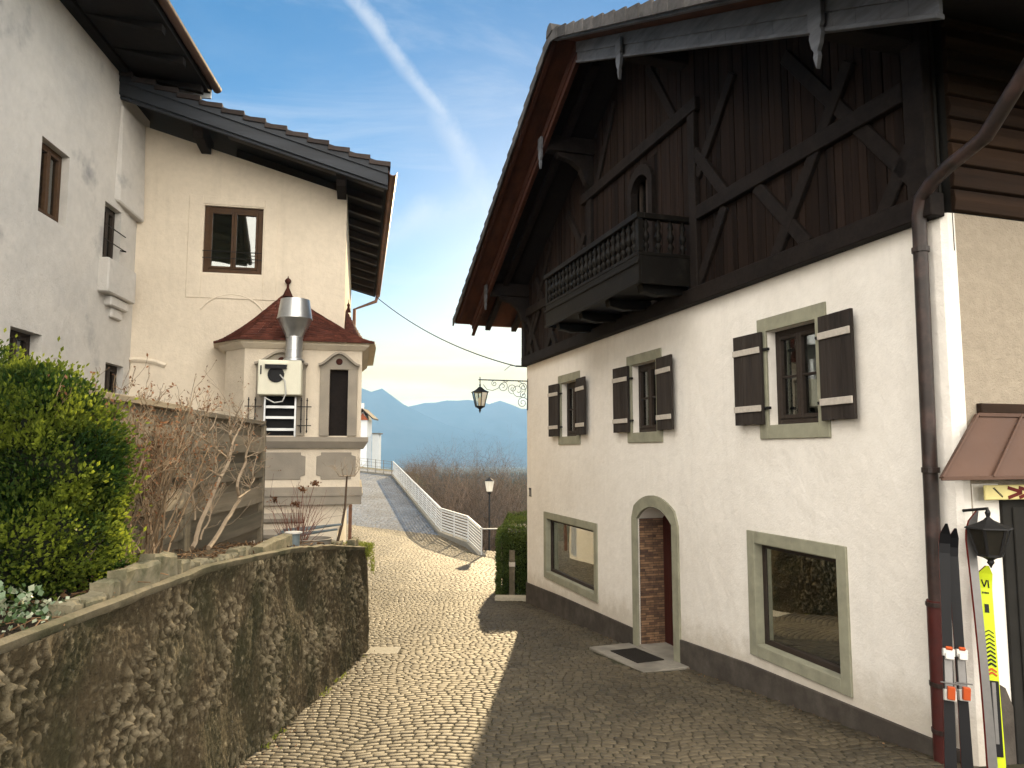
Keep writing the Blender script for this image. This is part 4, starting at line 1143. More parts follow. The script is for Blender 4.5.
# ---- corner bay
BR, BDp = -.27, .87
bayp = [(BR, -2.2), (BR, BDp), (1.57, BDp), (1.93, .42), (2.0, 0)]      # plan, right to left
OPN = [(-.05, .24, .26, 1.34), (.75, 1.25, .26, 1.34)]
BF = Frame((0, 0), 0); BF.O = L.P(0, BDp, 0); BF.U = L.U; BF.N = L.N
mb = MB()
wall_panel(mb, BF, BR, 1.57, .10, 1.70, OPN, .16)
wall_panel(mb, BF, BR, 1.57, -.60, .10, [], 0)
def vquad(p, q, z0, z1, m=None): (m or mb).add([L.P(p[0], p[1], z0), L.P(q[0], q[1], z0), L.P(q[0], q[1], z1), L.P(p[0], p[1], z1)], [(0, 1, 2, 3)])
vquad(bayp[0], bayp[1], -.6, 1.70); vquad(bayp[2], bayp[3], -4, 1.70); vquad(bayp[3], bayp[4], -4, 1.70)
# lower stage, set back at the right with a swept corbel
vquad((.07, BDp - .06), (1.57, BDp - .06), -4, -.6); 
for za, zb, ua, ub in ((-.80, -.72, -.15, BR), (-1.0, -.80, -.02, -.15), (-1.3, -1.0, .07, -.02)):
    mb.add([L.P(ua, BDp - .06, za), L.P(.07, BDp - .06, za), L.P(.07, BDp - .06, zb), L.P(ub, BDp - .06, zb)], [(0, 1, 2, 3)])
    mb.add([L.P(ua, BDp - .06, za), L.P(ub, BDp - .06, zb), L.P(ub, -2.2, zb), L.P(ua, -2.2, za)], [(0, 1, 2, 3)])
vquad((.07, BDp - .06), (.07, -.1), -4, -1.3)
bay = mb.build('bay', m_cream, lh, recalc=False)
f = MB(); f.fbox(BF, -.2, 1.5, -.6, -.55, .2, 1.5); f.build('interior_lining', m_dark, bay)
def band(z0, z1, out, name, m, cham=0):
    f = MB()
    P0 = [(BR - out, -2.2), (BR - out, BDp + out), (1.57 + out * .4, BDp + out), (1.93 + out, .42 + out * .3), (2.0 + out, 0)]
    P1 = [(BR + .002, -2.2), (BR + .002, BDp - .002), (1.57, BDp - .002), (1.93, .42), (2.0, 0)]
    vs = []
    for (u, d) in P0: vs += [L.P(lerp(u, u, 0), d, z1)]
    lowp = [(lerp(a[0], b[0], cham), lerp(a[1], b[1], cham)) for a, b in zip(P0, P1)]
    n_ = len(P0)
    top_o = [L.P(u, d, z1) for u, d in P0]; mid_o = [L.P(u, d, lerp(z1, z0, .4)) for u, d in P0]; low_o = [L.P(u, d, z0) for u, d in lowp]; top_i = [L.P(u, d, z1 + .0) for u, d in P1]
    f.grid([top_i, top_o, mid_o, low_o, [L.P(u, d, z0) for u, d in P1]])
    return f.build(name, m, bay, recalc=False)
band(1.66, 1.775, .11, 'cornice', m_cream, .75); band(.06, .24, .12, 'ledge', m_stone_trim, .55)
band(-.84, -.56, .035, 'ledge', m_stone_trim, .2); band(-.70, -.66, .05, 'ledge', m_stone_trim, 0)
for zz_ in (-1.05, -1.3, -1.55): 
    f = MB(); f.tube([L.P(.60, BDp - .05, zz_), L.P(1.57, BDp - .05, zz_)], .08, 8); f.build('moulding', m_stone_trim, bay, smooth=True)
for a, b in ((.59, 1.38), (-.20, .42)):
    c_ = .07
    f = MB(); f.fprism(BF, [(a + c_, -.44), (b - c_, -.44), (b - c_, -.39), (b, -.37), (b, -.07), (b - c_, -.05), (b - c_, -.005), (a + c_, -.005), (a + c_, -.05), (a, -.07), (a, -.37), (a + c_, -.39)], .002, .012)
    f.build('painted_panel', m_stone_trim, bay, bevel=.004)
# two windows of the bay with ogee heads
for k, (a, b, z0, z1) in enumerate(OPN):
    f = MB(); w1_, c_ = .15, (a + b) / 2
    if k == 1: w1_ = .13
    f.fbox(BF, a - w1_, a, -.01, .045, z0, z1); f.fbox(BF, b, b + w1_, -.01, .045, z0, z1)
    hw = (b - a) / 2 + w1_ + .03
    og = []
    for i in range(17):
        t_ = -1 + 2 * i / 16
        og.append((c_ + t_ * hw, z1 + .06 + .20 * (.5 + .5 * cos(pi * t_)) ** .9))
    f.fprism(BF, [(c_ - hw + .03, z1)] + og + [(c_ + hw - .03, z1)], -.01, .04)
    wi = f.build('bay_window', m_stone_trim, bay, bevel=.004)
    f = MB()
    for (p, q) in zip(og, og[1:]): f.bar(BF.P(p[0], .05, p[1] + .01), BF.P(q[0], .05, q[1] + .01), .035, .12, V((0, 0, 1)))
    f.build('hood_mould', m_stone_trim, wi)
    f = MB(); f.lathe([(.055, 0), (.05, .015), (.02, .02)], BF.P(c_, .04, z1 + .13), 10, axis=L.N); f.build('rosette', m_shingle, wi)
    f = MB()
    if k == 0:
        f.fbox(BF, a, b, -.1, -.06, z0, z1); f.fbox(BF, a + .12, a + .15, -.06, -.045, z0, z1); f.build('closed_leaf', m_beam, wi)
    else:
        f.fbox(BF, a, b, -.12, -.10, z0, z1); f.build('pane', m_skiblack, wi)
        f = MB()
        for zz_ in (.36, .55, .72): f.fbox(BF, a + .03, b - .03, .02, .06, zz_ - .025, zz_ + .02)
        f.fbox(BF, a - .0, a + .03, .02, .06, .24, .92); f.fbox(BF, b - .03, b, .02, .06, .24, .92)
        f.build('shelf_rack', m_galv, wi, bevel=.003)
        f = MB()
        for uu in (a - .17, a - .08, b + .12, b + .22):
            f.tube([BF.P(uu, .12, .30), BF.P(uu, .12, .86)], .009, 6)
            for zz_ in (.33, .52, .82): f.lathe([(.001, -.02), (.02, 0), (.001, .02)], BF.P(uu, .12, zz_), 6)
        for zz_ in (.42, .72): f.tube([BF.P(a - .24, .12, zz_), BF.P(a - .02, .12, zz_)], .008, 6); f.tube([BF.P(b + .02, .12, zz_), BF.P(b + .28, .12, zz_)], .008, 6)
        for uu in (a - .05, b + .05):
            for zz_ in (.42, .72): f.tube([BF.P(uu, 0, zz_), BF.P(uu, .12, zz_)], .008, 6)
        f.build('window_iron', m_iron, wi)
# bay roof: swept shingle skirt round the house corner, finial
Ei = [(2.2, .0), (2.12, .5), (1.66, 1.06), (.6, 1.06), (-.46, 1.04), (-.50, .45), (-.50, -.4), (-.50, -1.2), (-.50, -2.0)]
Ti = [(2.05, .0, 1.86), (1.55, .0, 2.28), (1.10, .0, 2.72), (1.0, .0, 2.74), (.035, .012, 2.12), (.035, .0, 2.13), (.04, -.8, 2.66), (.04, -1.1, 2.70), (.04, -2.0, 1.95)]
mb = MB(); NR = 16
def roofpt(E_, T_, t_): return L.P(lerp(E_[0], T_[0], t_), lerp(E_[1], T_[1], t_), lerp(1.77, T_[2], t_ ** 1.22))
sub = []
for (E0, T0), (E1, T1) in zip(zip(Ei, Ti), list(zip(Ei, Ti))[1:]):
    for k in range(10):
        sub.append((tuple(lerp(a, b, k / 10) for a, b in zip(E0, E1)), tuple(lerp(a, b, k / 10) for a, b in zip(T0, T1))))
sub.append((Ei[-1], Ti[-1]))
for i in range(NR):
    t0, t1 = i / NR, (i + 1.12) / NR
    for j in range(len(sub) - 1):
        mb.t = rt.random()
        up0, up1 = V((0, 0, .035 + .006 * mb.t)), V((0, 0, .012))
        a, b, c_, d_ = roofpt(*sub[j], t0) + up0, roofpt(*sub[j + 1], t0) + up0, roofpt(*sub[j + 1], min(1, t1)) + up1, roofpt(*sub[j], min(1, t1)) + up1
        a2, b2 = a - V((0, 0, .035)), b - V((0, 0, .035))
        mb.add([a, b, c_, d_, a2, b2], [(0, 1, 2, 3), (0, 4, 5, 1)])
broof = mb.build('bay_roof', m_shingle, bay, recalc=False, tint=True)
f = MB()
f.grid([[L.P(e[0], e[1], 1.765) for e in Ei], [L.P(t_[0], t_[1] if t_[1] else 0, 1.74) for t_ in [(2.0, 0), (1.9, .4), (1.57, .86), (.6, .86), (-.26, .86), (-.26, .4), (-.26, -.4), (-.26, -1.2), (-.26, -2)]]])
f.build('bay_soffit', m_cream, broof, recalc=False)
f = MB(); f.lathe([(.09, -.06), (.05, .04), (.022, .10), (.018, .16), (.05, .20), (.055, .225), (.04, .255), (.012, .275), (.004, .31)], L.P(1.02, .04, 2.75), 12)
f.build('finial', m_shingle, broof, smooth=True)
f = MB(); f.lathe([(.05, -.05), (.02, .05), (.03, .09), (.008, .13), (.003, .2)], L.P(.0, -.95, 2.70), 10)
f.build('finial', m_shingle, broof, smooth=True)

# kitchen fan box with duct: hangs on the bay, a thing of its own
bx0, bx1 = .66, 1.31
fan = thing('extractor_fan', 'cream extractor box with a flared silver duct fixed in front of the bay window', 'extractor', BF.P(.98, .05, .9))
f = MB(); f.fbox(BF, bx0, bx1, .062, .40, .885, 1.43); f.build('housing', m_enamel, fan, bevel=.012)
f = MB(); f.lathe([(.125, 0), (.125, .012), (.10, .013), (.10, -.03)], BF.P(1.04, .402, 1.20), 20, axis=L.N); f.fbox(BF, .88, 1.20, .402, .46, 1.29, 1.365); f.fbox(BF, 1.255, 1.275, .402, .41, 1.20, 1.34)
f.build('fan_inlet', m_black, fan)
f = MB(); f.fbox(BF, .875, 1.205, .402, .475, 1.35, 1.38); f.build('inlet_hood', m_enamel, fan, bevel=.004)
f = MB(); f.tube([BF.P(.98, .41, 1.2), BF.P(.90, .44, 1.1), BF.P(.88, .44, .9), BF.P(.93, .43, .78), BF.P(1.05, .42, .76), BF.P(1.2, .40, .84)], .011, 6); f.build('cable', m_cable, fan, smooth=True)
DC = BF.P(.795, .24, 0)
f = MB()
f.lathe([(.165, 1.432), (.165, 1.46), (.13, 1.48), (.13, 1.60), (.137, 1.602), (.137, 1.618), (.13, 1.62), (.132, 1.80), (.14, 1.803), (.14, 1.82), (.132, 1.823), (.27, 2.10), (.277, 2.105), (.277, 2.12), (.27, 2.125), (.225, 2.42), (.215, 2.42), (.26, 2.12), (.11, 1.82)], DC, 26, cap=False)
f.build('duct', m_galv, fan, smooth=True)

# =========================================================================================================
# LEFT GARDEN WALL, BED, FENCE, PLANTS
# =========================================================================================================
WTOP = [(-4, -.72), (2.9, -.76), (5, -.76), (6.8, -.88), (8.2, -1.03), (10.7, -1.38), (14, -1.5)]
def wtop(y): return interp(y, WTOP)
def wall_plan(s_):
    """s_: metres along the face from Y=-2; straight, then a rounded end turning left"""
    if s_ < 12.45: return V((-2.05, -2 + s_, 0)), V((1, 0, 0))
    r = .42; a = (s_ - 12.45) / r
    if a < pi / 2: return V((-2.05 - r + r * cos(a), 10.45 + r * sin(a), 0)), V((cos(a), sin(a), 0))
    return V((-2.05 - r - (s_ - 12.45 - r * pi / 2), 10.45 + r, 0)), V((0, 1, 0))
SMAX = 15.2
st_ = []
s_ = 0
while s_ < SMAX:
    st_.append(s_); s_ += .06 if s_ < 4.2 else .0125
NZ = 112
rows = []; wt_ = []
for s_ in st_:
    p, nrm = wall_plan(s_); zt = wtop(p.y) - .05; zb = g(p.x, p.y) - .06
    col_ = []
    for k in range(NZ + 1):
        t = k / NZ; z = lerp(zb, zt, t)
        q = V((s_ * 1.0, 0, z))
        dsp = .05 * mn.noise(V((s_ * 1.1, 3, z * 1.3))) + .03 * mn.noise(V((s_ * 3.6, 7, z * 3.0)))
        patch = sstep(-.30, .30, mn.noise(V((s_ * 1.5, 23, z * 1.8))))
        wx = .5 * mn.noise(V((s_ * 6, 1, z * 6)))
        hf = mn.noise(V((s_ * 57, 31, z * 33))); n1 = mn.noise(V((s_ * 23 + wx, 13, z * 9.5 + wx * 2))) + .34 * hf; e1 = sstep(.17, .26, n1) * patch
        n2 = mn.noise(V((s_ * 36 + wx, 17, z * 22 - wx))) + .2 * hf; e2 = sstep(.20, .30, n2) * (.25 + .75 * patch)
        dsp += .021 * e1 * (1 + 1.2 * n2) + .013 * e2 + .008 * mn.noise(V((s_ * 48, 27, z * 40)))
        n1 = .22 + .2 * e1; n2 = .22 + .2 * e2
        dsp += .10 * (1 - t) ** 2 - .03
        if t > .93: dsp *= (1 - t) / .07 * .7 + .3
        col_.append(p + nrm * dsp + V((0, 0, z)))
        wt_.append(min(1, .62 * e1 + .5 * e2) * (.55 + .45 * mn.noise(V((s_ * 3, 5, z * 3)))))  # raised flakes painted pale, as if catching the low sun
    rows.append(col_)
gw = thing('garden_wall', 'rough brown rendered retaining wall holding the planted bed beside the street', 'wall', (-2.4, 6, g(-2, 6)))
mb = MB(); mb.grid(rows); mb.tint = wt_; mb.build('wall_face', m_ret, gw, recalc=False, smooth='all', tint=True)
mb = MB()
tp = []
for s_ in st_[::5]:
    p, nrm = wall_plan(s_); zt = wtop(p.y)
    j = .018 * mn.noise(V((s_ * 2.5, 0, 0))); jz = .012 * mn.noise(V((s_ * 4, 5, 0)))
    tp.append([p - nrm * .07 + V((0, 0, zt - .10)), p - nrm * .055 + V((0, 0, zt + jz - .005)), p + nrm * (-.02 + j) + V((0, 0, zt + jz)), p + nrm * (.006 + j) + V((0, 0, zt - .012 + jz)), p + nrm * (.0 + j) + V((0, 0, zt - .045)), p - nrm * .05 + V((0, 0, zt - .09))])
mb.grid(tp); mb.build('coping', m_cap, gw, recalc=False, smooth=True)
# soil bed behind
def bed_z(x, y):
    e = max(0, -2.3 - x)
    return wtop(y) - .035 + .03 * min(e, 2) + .05 * mn.noise(V((x * 1.5, y * 1.5, 0))) + .02 * mn.noise(V((x * 6, y * 6, 0)))
mb = MB(); mb.grid([[V((x, y, bed_z(x, y) - (.0 if y < 10.6 else .15))) for x in [-6.6 + k * .11 for k in range(41)]] for y in [-2 + k * .12 for k in range(112)]])
structure(mb.build('soil_bed', m_soil, recalc=False, smooth='all'))

# edging stones along the bed
EG = 'edging stones along the top of the garden wall'
def edge_stone(y0, ln, x, w, h, lab, ry=0, tilt=0, zoff=0, bev=.018):
    f = MB(); zc = bed_z(x, y0 + ln / 2) + h / 2 - .04 + zoff
    rz_ = random.uniform(-.08, .08) + ry
    nseg = 3
    Mx = Matrix.Translation((x, y0 + ln / 2, zc)) @ Matrix.Rotation(rz_, 4, 'Z') @ Matrix.Rotation(tilt, 4, 'X')
    pts = []
    for j in range(nseg + 1):
        yy_ = -ln / 2 + ln * j / nseg
        pts.append([Mx @ V((a * w / 2 + random.uniform(-.010, .010), yy_, b * h / 2 + random.uniform(-.011, .011))) for a, b in ((-1, -1), (1, -1), (1, 1), (-1, 1), (-1, -1))])
    for r_ in pts: r_[4] = r_[0]
    f.grid(pts); f.add(pts[0][:4], [(0, 1, 2, 3)]); f.add(pts[-1][:4], [(3, 2, 1, 0)])
    o = f.build('edging_stone', m_block, None, bevel=bev)
    tag(o, lab, 'edging stone', EG)
y = 3.35
specs = [(.10, .16, 'rough'), (.18, .15, 'rough'), (.12, .16, 'rough'), (.34, .17, 'long'), (.26, .19, 'long'), (.13, .15, 'small'), (.12, .15, 'small'), (.14, .15, 'small'), (.11, .14, 'small'), (.12, .15, 'small'), (.16, .15, 'small'), (.13, .14, 'small'), (.12, .15, 'small'), (.15, .14, 'small')]
y = 3.55
nlong = 0
for k, (ln, h, kind) in enumerate(specs):
    if kind == 'rough': lab = 'dark rough little edging stone near the ivy at the front of the row'
    elif kind == 'long':
        nlong += 1
        lab = 'long pale brown edging block lit on top, front one of two' if nlong == 1 else 'square ended tan edging block directly behind the long front one'
    else: lab = 'small upright mossy edging stone in the even row along the bed'
    edge_stone(y, ln, -2.165 + random.uniform(-.022, .022), .105, h * (.92 if kind == 'long' else random.uniform(.68, .85)), lab, zoff=.01 if kind == 'long' else random.uniform(-.015, .01), tilt=random.uniform(-.06, .06))
    y += ln + .02
edge_stone(y + .15, 1.05, -2.18, .10, .13, 'longest kerb block on the wall, its pale top in the sun', zoff=.03, bev=.012)
for k in range(3):
    edge_stone(8.75 + k * .3, .2, -2.28, .13, .13, 'low mossy edging stone behind the long kerb block', zoff=.0)
edge_stone(9.75, .40, -2.16, .10, .12, 'pale edging block at the rounded end of the wall beside the moss', zoff=.05)
f = MB(); f.lathe([(.07, 0), (.075, .17), (.095, .175), (.095, .19), (.02, .20)], V((-2.38, 7.95, bed_z(-2.38, 7.95))), 14)
f2 = tag(f.build('capped_pot', [m_rods], None, smooth=True), 'small round dark pot with a flat pale lid on the bed by the rose', 'pot')
f2.data.materials.clear(); f2.data.materials.append(m_rods); f2.data.materials.append(m_white_plastic)
for p_ in f2.data.polygons:
    if p_.center.z > bed_z(-2.38, 7.95) + .17: p_.material_index = 1
# curved half-buried bowl rim
f = MB(); f.lathe([(.20, -.05), (.235, .10), (.25, .11), (.225, .115), (.19, .0)], V((-2.42, 8.85, bed_z(-2.42, 8.85))), 22, cap=False)
tag(f.build('plant_bowl', m_step, None, smooth=True), 'shallow grey plant bowl with a pale rim near the wall end', 'plant bowl')
# bundle of rods by the fence
for k in range(6):
    f = MB(); c0 = V((-3.0 + .02 * k, 9.05 + .04 * k, bed_z(-3, 9) + .06 + .022 * k)); f.tube([c0, c0 + V((.72, .35 - .13 * k * .4, .10 - .02 * (k % 3)))], .014, 7)
    tag(f.build('garden_rod', m_rods, None, smooth=True), 'thin grey garden rod lying in the pile between the fence and the bay', 'rod', 'rods piled by the fence end')

# ---- fence panels
def panel(u0, u1, zt, zb0, zb1, label):
    root = thing('fence_panel', label, 'fence panel', FE.P((u0 + u1) / 2, 0, (zb0 + zb1) / 2), 'weathered board fence panels')
    f = MB()
    n_ = 9
    for k in range(n_):
        z1 = zt - .05 - k * (zt - .05 - zb0) / n_; h = (zt - zb0) / n_ + .03
        f.t = random.random(); dz = (zb1 - zb0) * k / n_
        dd = .024 if k % 2 else -.02
        prev_ = None
        rws = []
        for j in range(13):
            t_ = j / 12; uu = lerp(u0 + .03, u1 - .03, t_); wv = .016 * sin(pi * 2 * t_ + (pi if k % 2 else 0))
            zz0 = z1 - h + dz * (1 - t_) * 0
            rws.append([FE.P(uu, dd + wv - .006, z1 - h), FE.P(uu, dd + wv + .006, z1 - h), FE.P(uu, dd + wv + .006, z1), FE.P(uu, dd + wv - .006, z1), FE.P(uu, dd + wv - .006, z1 - h)])
        f.grid(rws)
    f.build('slat_boards', m_fence, root, tint=True, smooth=True)
    f = MB(); f.t = .6; f.fbox(FE, u0, u1, -.035, .035, zt - .05, zt); f.build('top_rail', m_fence, root, bevel=.006, tint=True)
    for uu in (u0 + .025, u1 - .025):
        f = MB(); f.t = .5; f.fbox(FE, uu - .035, uu + .035, -.04, .04, min(zb0, zb1) - .15, zt - .052); f.build('post', m_fence, root, bevel=.006, tint=True)
panel(-2.62, -.02, .38, -1.02, -.84, 'weathered horizontal board fence panel reaching the bay, a bare climber in front')
panel(-4.35, -2.64, .40, -.84, -.76, 'weathered board fence panel half hidden behind the brown twig hedge')

# ---- leaf and twig generators
def leafquad(f, c, size, rnd, up=None, ratio=.5):
    a = V((rnd.gauss(0, 1), rnd.gauss(0, 1), rnd.gauss(0, 1))).normalized()
    if up is not None: a = (a + up).normalized()
    b = a.orthogonal().normalized(); b.rotate(Matrix.Rotation(rnd.random() * 6.28, 3, a))
    l, w = a * size, b * size * ratio
    f.add([c - w * .5, c + l * .5 - w * .6, c + l, c + l * .5 + w * .6, c + w * .5] if False else [c, c + l * .45 - w * .5, c + l, c + l * .45 + w * .5], [(0, 1, 2, 3)])

def grow(f, p, d, ln, r, depth, rnd, spread=.7, nseg=4, kids=(2, 4), wob=.25, upb=.12, seg=4, tips=None, shrink=.68):
    pts, rad = [p], [r]
    q, dr_ = V(p), V(d).normalized()
    for k in range(nseg):
        dr_ = (dr_ + V((rnd.gauss(0, wob), rnd.gauss(0, wob), rnd.gauss(0, wob) + upb))).normalized()
        q = q + dr_ * ln / nseg
        pts.append(q.copy()); rad.append(max(.0016, r * (1 - .55 * (k + 1) / nseg)))
    f.t = rnd.random()
    f.tube(pts, rad, seg if r > .008 else 3, cap=False)
    if depth > 0:
        for _ in range(rnd.randint(*kids)):
            k = rnd.randint(1, nseg)
            nd = (dr_ + V((rnd.gauss(0, spread), rnd.gauss(0, spread), rnd.gauss(0, spread * .7)))).normalized()
            grow(f, pts[k], nd, ln * rnd.uniform(shrink - .15, shrink + .12), rad[k] * .68, depth - 1, rnd, spread, max(2, nseg - 1), kids, wob, upb, seg, tips, shrink)
    elif tips is not None: tips.append(q.copy())

# evergreen yew at the left edge
rnd = random.Random(21)
by = thing('evergreen_bush', 'large dense evergreen bush with yellow green tips at the left edge', 'bush', (-3.2, 4.7, bed_z(-3.2, 4.7)))
lobes = []
for px, py, rp, Y_ in ((-30, 490, 122, 4.5), (15, 470, 98, 4.4), (50, 480, 66, 4.3), (62, 440, 48, 4.5), (45, 545, 66, 4.15), (5, 565, 76, 4.05), (28, 412, 48, 4.5), (80, 505, 34, 4.3), (-40, 425, 76, 4.7)):
    r0_ = ray(px, py); c_ = r0_ * (Y_ / r0_.y); rr_ = rp / 720 * Y_
    lobes.append((tuple(c_), (rr_, rr_ * 1.1, rr_)))
f = MB()
for (c, r_) in lobes:
    c = V(c)
    nn = int(62000 * r_[0] * r_[1])
    for _ in range(nn):
        dv = V((rnd.gauss(0, 1), rnd.gauss(0, 1), rnd.gauss(0, 1))).normalized()
        cl = mn.noise(dv * 2.6 + c * 2.0) ; k = 1 + .34 * cl + .24 * mn.noise(dv * 5.5 + c) + .10 * mn.noise(dv * 13 + c)
        rr = k * (rnd.uniform(.62, 1.0) ** .6 + (rnd.random() ** 5) * .16)
        p = c + V((dv.x * r_[0], dv.y * r_[1], dv.z * r_[2])) * rr
        if any(((p - V(c2)).x / (r2[0] * .72)) ** 2 + ((p - V(c2)).y / (r2[1] * .72)) ** 2 + ((p - V(c2)).z / (r2[2] * .72)) ** 2 < 1 for c2, r2 in lobes): continue
        if p.z < bed_z(p.x, p.y): continue
        f.t = min(1, max(0, .12 + .7 * mn.noise(p * 3.5) + (rr - .9) * 1.3 + rnd.gauss(0, .09)))  # young tips plus painted sunlight: outer sprigs paler, inner ones darker
        bd_ = (dv + V((0, 0, .5)) + V((rnd.gauss(0, .5), rnd.gauss(0, .5), rnd.gauss(0, .5)))).normalized()
        sz = rnd.uniform(.02, .042)
        b1 = bd_.orthogonal().normalized(); b1.rotate(Matrix.Rotation(rnd.random() * 6.28, 3, bd_)); b2 = bd_.cross(b1)
        for bb in (b1, b2):
            f.add([p, p + bd_ * sz * .5 + bb * sz * .24, p + bd_ * sz, p + bd_ * sz * .5 - bb * sz * .24], [(0, 1, 2, 3)])
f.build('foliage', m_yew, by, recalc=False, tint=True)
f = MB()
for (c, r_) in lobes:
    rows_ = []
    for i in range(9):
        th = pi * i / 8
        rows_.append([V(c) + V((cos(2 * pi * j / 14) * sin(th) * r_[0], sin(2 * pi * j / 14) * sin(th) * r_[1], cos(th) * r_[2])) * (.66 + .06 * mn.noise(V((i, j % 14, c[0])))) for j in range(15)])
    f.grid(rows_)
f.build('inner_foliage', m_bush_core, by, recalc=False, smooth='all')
f = MB()
for k in range(5): f.tube([V((-3.2 + .15 * k - .3, 4.6, -1.05)), V((-3.2 + .2 * k - .4, 4.65, -.2))], [.05, .02], 6)
f.build('trunk', m_bark, by)
# variegated ivy patch
f = MB(); rnd = random.Random(4)
for _ in range(900):
    p = V((rnd.uniform(-2.65, -2.12), rnd.uniform(2.6, 3.75), 0)); p.z = bed_z(p.x, p.y) + rnd.uniform(.0, .22) * sstep(3.9, 3.2, p.y)
    f.t = 0 if rnd.random() < .55 else rnd.uniform(.4, 1); leafquad(f, p, rnd.uniform(.02, .042), rnd, V((.3, 0, .8)), .8)
iv = tag(f.build('ivy_plant', m_ivy, None, recalc=False, tint=True), 'low ivy with white edged leaves creeping over the wall top at the left edge', 'ivy')

# brown twig hedge
rnd = random.Random(31)
th_ = thing('twig_hedge', 'leafless brown hedge of dense fine twigs between the evergreen and the fence', 'hedge', (-3.2, 5.9, -.8))
f = MB(); tips = []
for k in range(110):
    t_ = rnd.random()
    p = FE.P(-lerp(3.55, 4.5, t_), rnd.uniform(.06, .20) if k % 3 == 0 else -rnd.uniform(.08, .4), 0)
    if k % 3: p = FE.P(-lerp(2.9, 4.5, t_), (p - FE.O).dot(FE.N), 0)
    p.z = 0; p.z = bed_z(p.x, p.y) - .05
    grow(f, p, V((rnd.gauss(0, .12), rnd.gauss(0, .15), 1)), rnd.uniform(.78, .96), rnd.uniform(.006, .011), 3, rnd, .42, 5, (3, 5), .13, .10, 4, tips, .40)
f.build('branches', m_twig, th_, recalc=False, tint=True)
f = MB()
for p in tips:
    if rnd.random() < .8:
        f.t = rnd.random(); leafquad(f, p, rnd.uniform(.015, .035), rnd, None, .5)
stuff(f.build('dry_leaves', m_leafb, th_, recalc=False, tint=True))
# bare climber in front of the fence
rnd = random.Random(8)
cs = thing('bare_shrub', 'bare climber with pale twisted stems and clipped heads in front of the fence', 'shrub', (-2.95, 7.1, -.95))
f = MB(); tips = []
def fpt(px, py, d=.22): u_, z_ = FE.un(px, py, d); return FE.P(u_, d, z_)
stems = [[(205, 548), (212, 525), (228, 490), (240, 465), (245, 445), (243, 425)], [(222, 548), (240, 520), (252, 500), (250, 482), (258, 462), (262, 445)],
         [(240, 458), (225, 445), (205, 432)], [(208, 520), (206, 495), (207, 478)], [(236, 478), (222, 470)], [(252, 498), (262, 490), (268, 478)], [(212, 540), (222, 520), (226, 505)], [(245, 445), (252, 430), (256, 420)]]
stems = [[(x - 13, y) for x, y in s__] for s__ in stems]
for k, s__ in enumerate(stems):
    d_ = .16 + .05 * (k % 3)
    pts = []
    for a, b in zip(s__, s__[1:]):
        for q in range(4): pts.append(fpt(lerp(a[0], b[0], q / 4) + rnd.gauss(0, .6), lerp(a[1], b[1], q / 4), d_))
    pts.append(fpt(*s__[-1], d_))
    r0 = .022 if k < 2 else .010
    f.t = .6; f.tube(pts, [r0 * (1 - .55 * i / len(pts)) for i in range(len(pts))], 6)
    for _ in range(5 if k < 2 else 4):
        grow(f, pts[-1 - rnd.randint(0, 3)], V((rnd.gauss(0, .5), rnd.gauss(0, .6), .8)), rnd.uniform(.16, .3), .007, 2, rnd, .6, 3, (2, 4), .2, .1, 4, tips, .6)
    for _ in range(5):
        grow(f, pts[rnd.randint(2, len(pts) - 1)], V((rnd.gauss(0, .6), rnd.gauss(0, .8), .4)), rnd.uniform(.1, .28), .0045, 1, rnd, .7, 3, (1, 3), .25, .1, 3, None, .6)
f.build('branches', m_twig_pale, cs, recalc=False, tint=True)
f = MB()
for p in tips: f.t = rnd.random(); leafquad(f, p, rnd.uniform(.012, .03), rnd, None, .6)
stuff(f.build('buds', m_leafb, cs, recalc=False, tint=True))
# bare rose with dried heads
rnd = random.Random(12)
rs = thing('bare_bush', 'small bare bush of thin reddish stems with dried brown flower heads', 'bush', (-2.62, 8.95, bed_z(-2.62, 8.95)))
f = MB(); heads = []
m_rose = mat('reddish_stem', (.17, .07, .05), .8, attr=.4, var=.1)
for k in range(34):
    p = V((-2.62 + rnd.gauss(0, .06), 8.95 + rnd.gauss(0, .06), bed_z(-2.62, 8.95) - .03))
    grow(f, p, V((rnd.gauss(0, .42), rnd.gauss(0, .4), 1)), rnd.uniform(.38, .66), .0055, 1, rnd, .45, 5, (1, 3), .1, .06, 4, heads, .5)
f.build('branches', m_rose, rs, recalc=False, tint=True)
hp = []
for px, py in ((275, 500), (296, 504), (315, 483), (303, 489)):
    r_ = ray(px, py); p = r_ * (8.9 / r_.y); hp.append(p)
for p in hp:
    f = MB()
    for _ in range(60): f.t = rnd.random() * .6; leafquad(f, p + V((rnd.gauss(0, .022), rnd.gauss(0, .022), rnd.gauss(0, .014))), .03, rnd, None, .8)
    f.build('dried_flower', m_leafb, rs, recalc=False, tint=True)
f = MB()
for p in hp: f.t = .3; f.tube([V((-2.62, 8.95, bed_z(-2.62, 8.95))), lerp(V((-2.62, 8.95, bed_z(-2.62, 8.95))), p, .5) + V((0, 0, .06)), p], [.006, .004, .003], 4)
f.build('flower_stalk', m_rose, rs, recalc=False, tint=True)
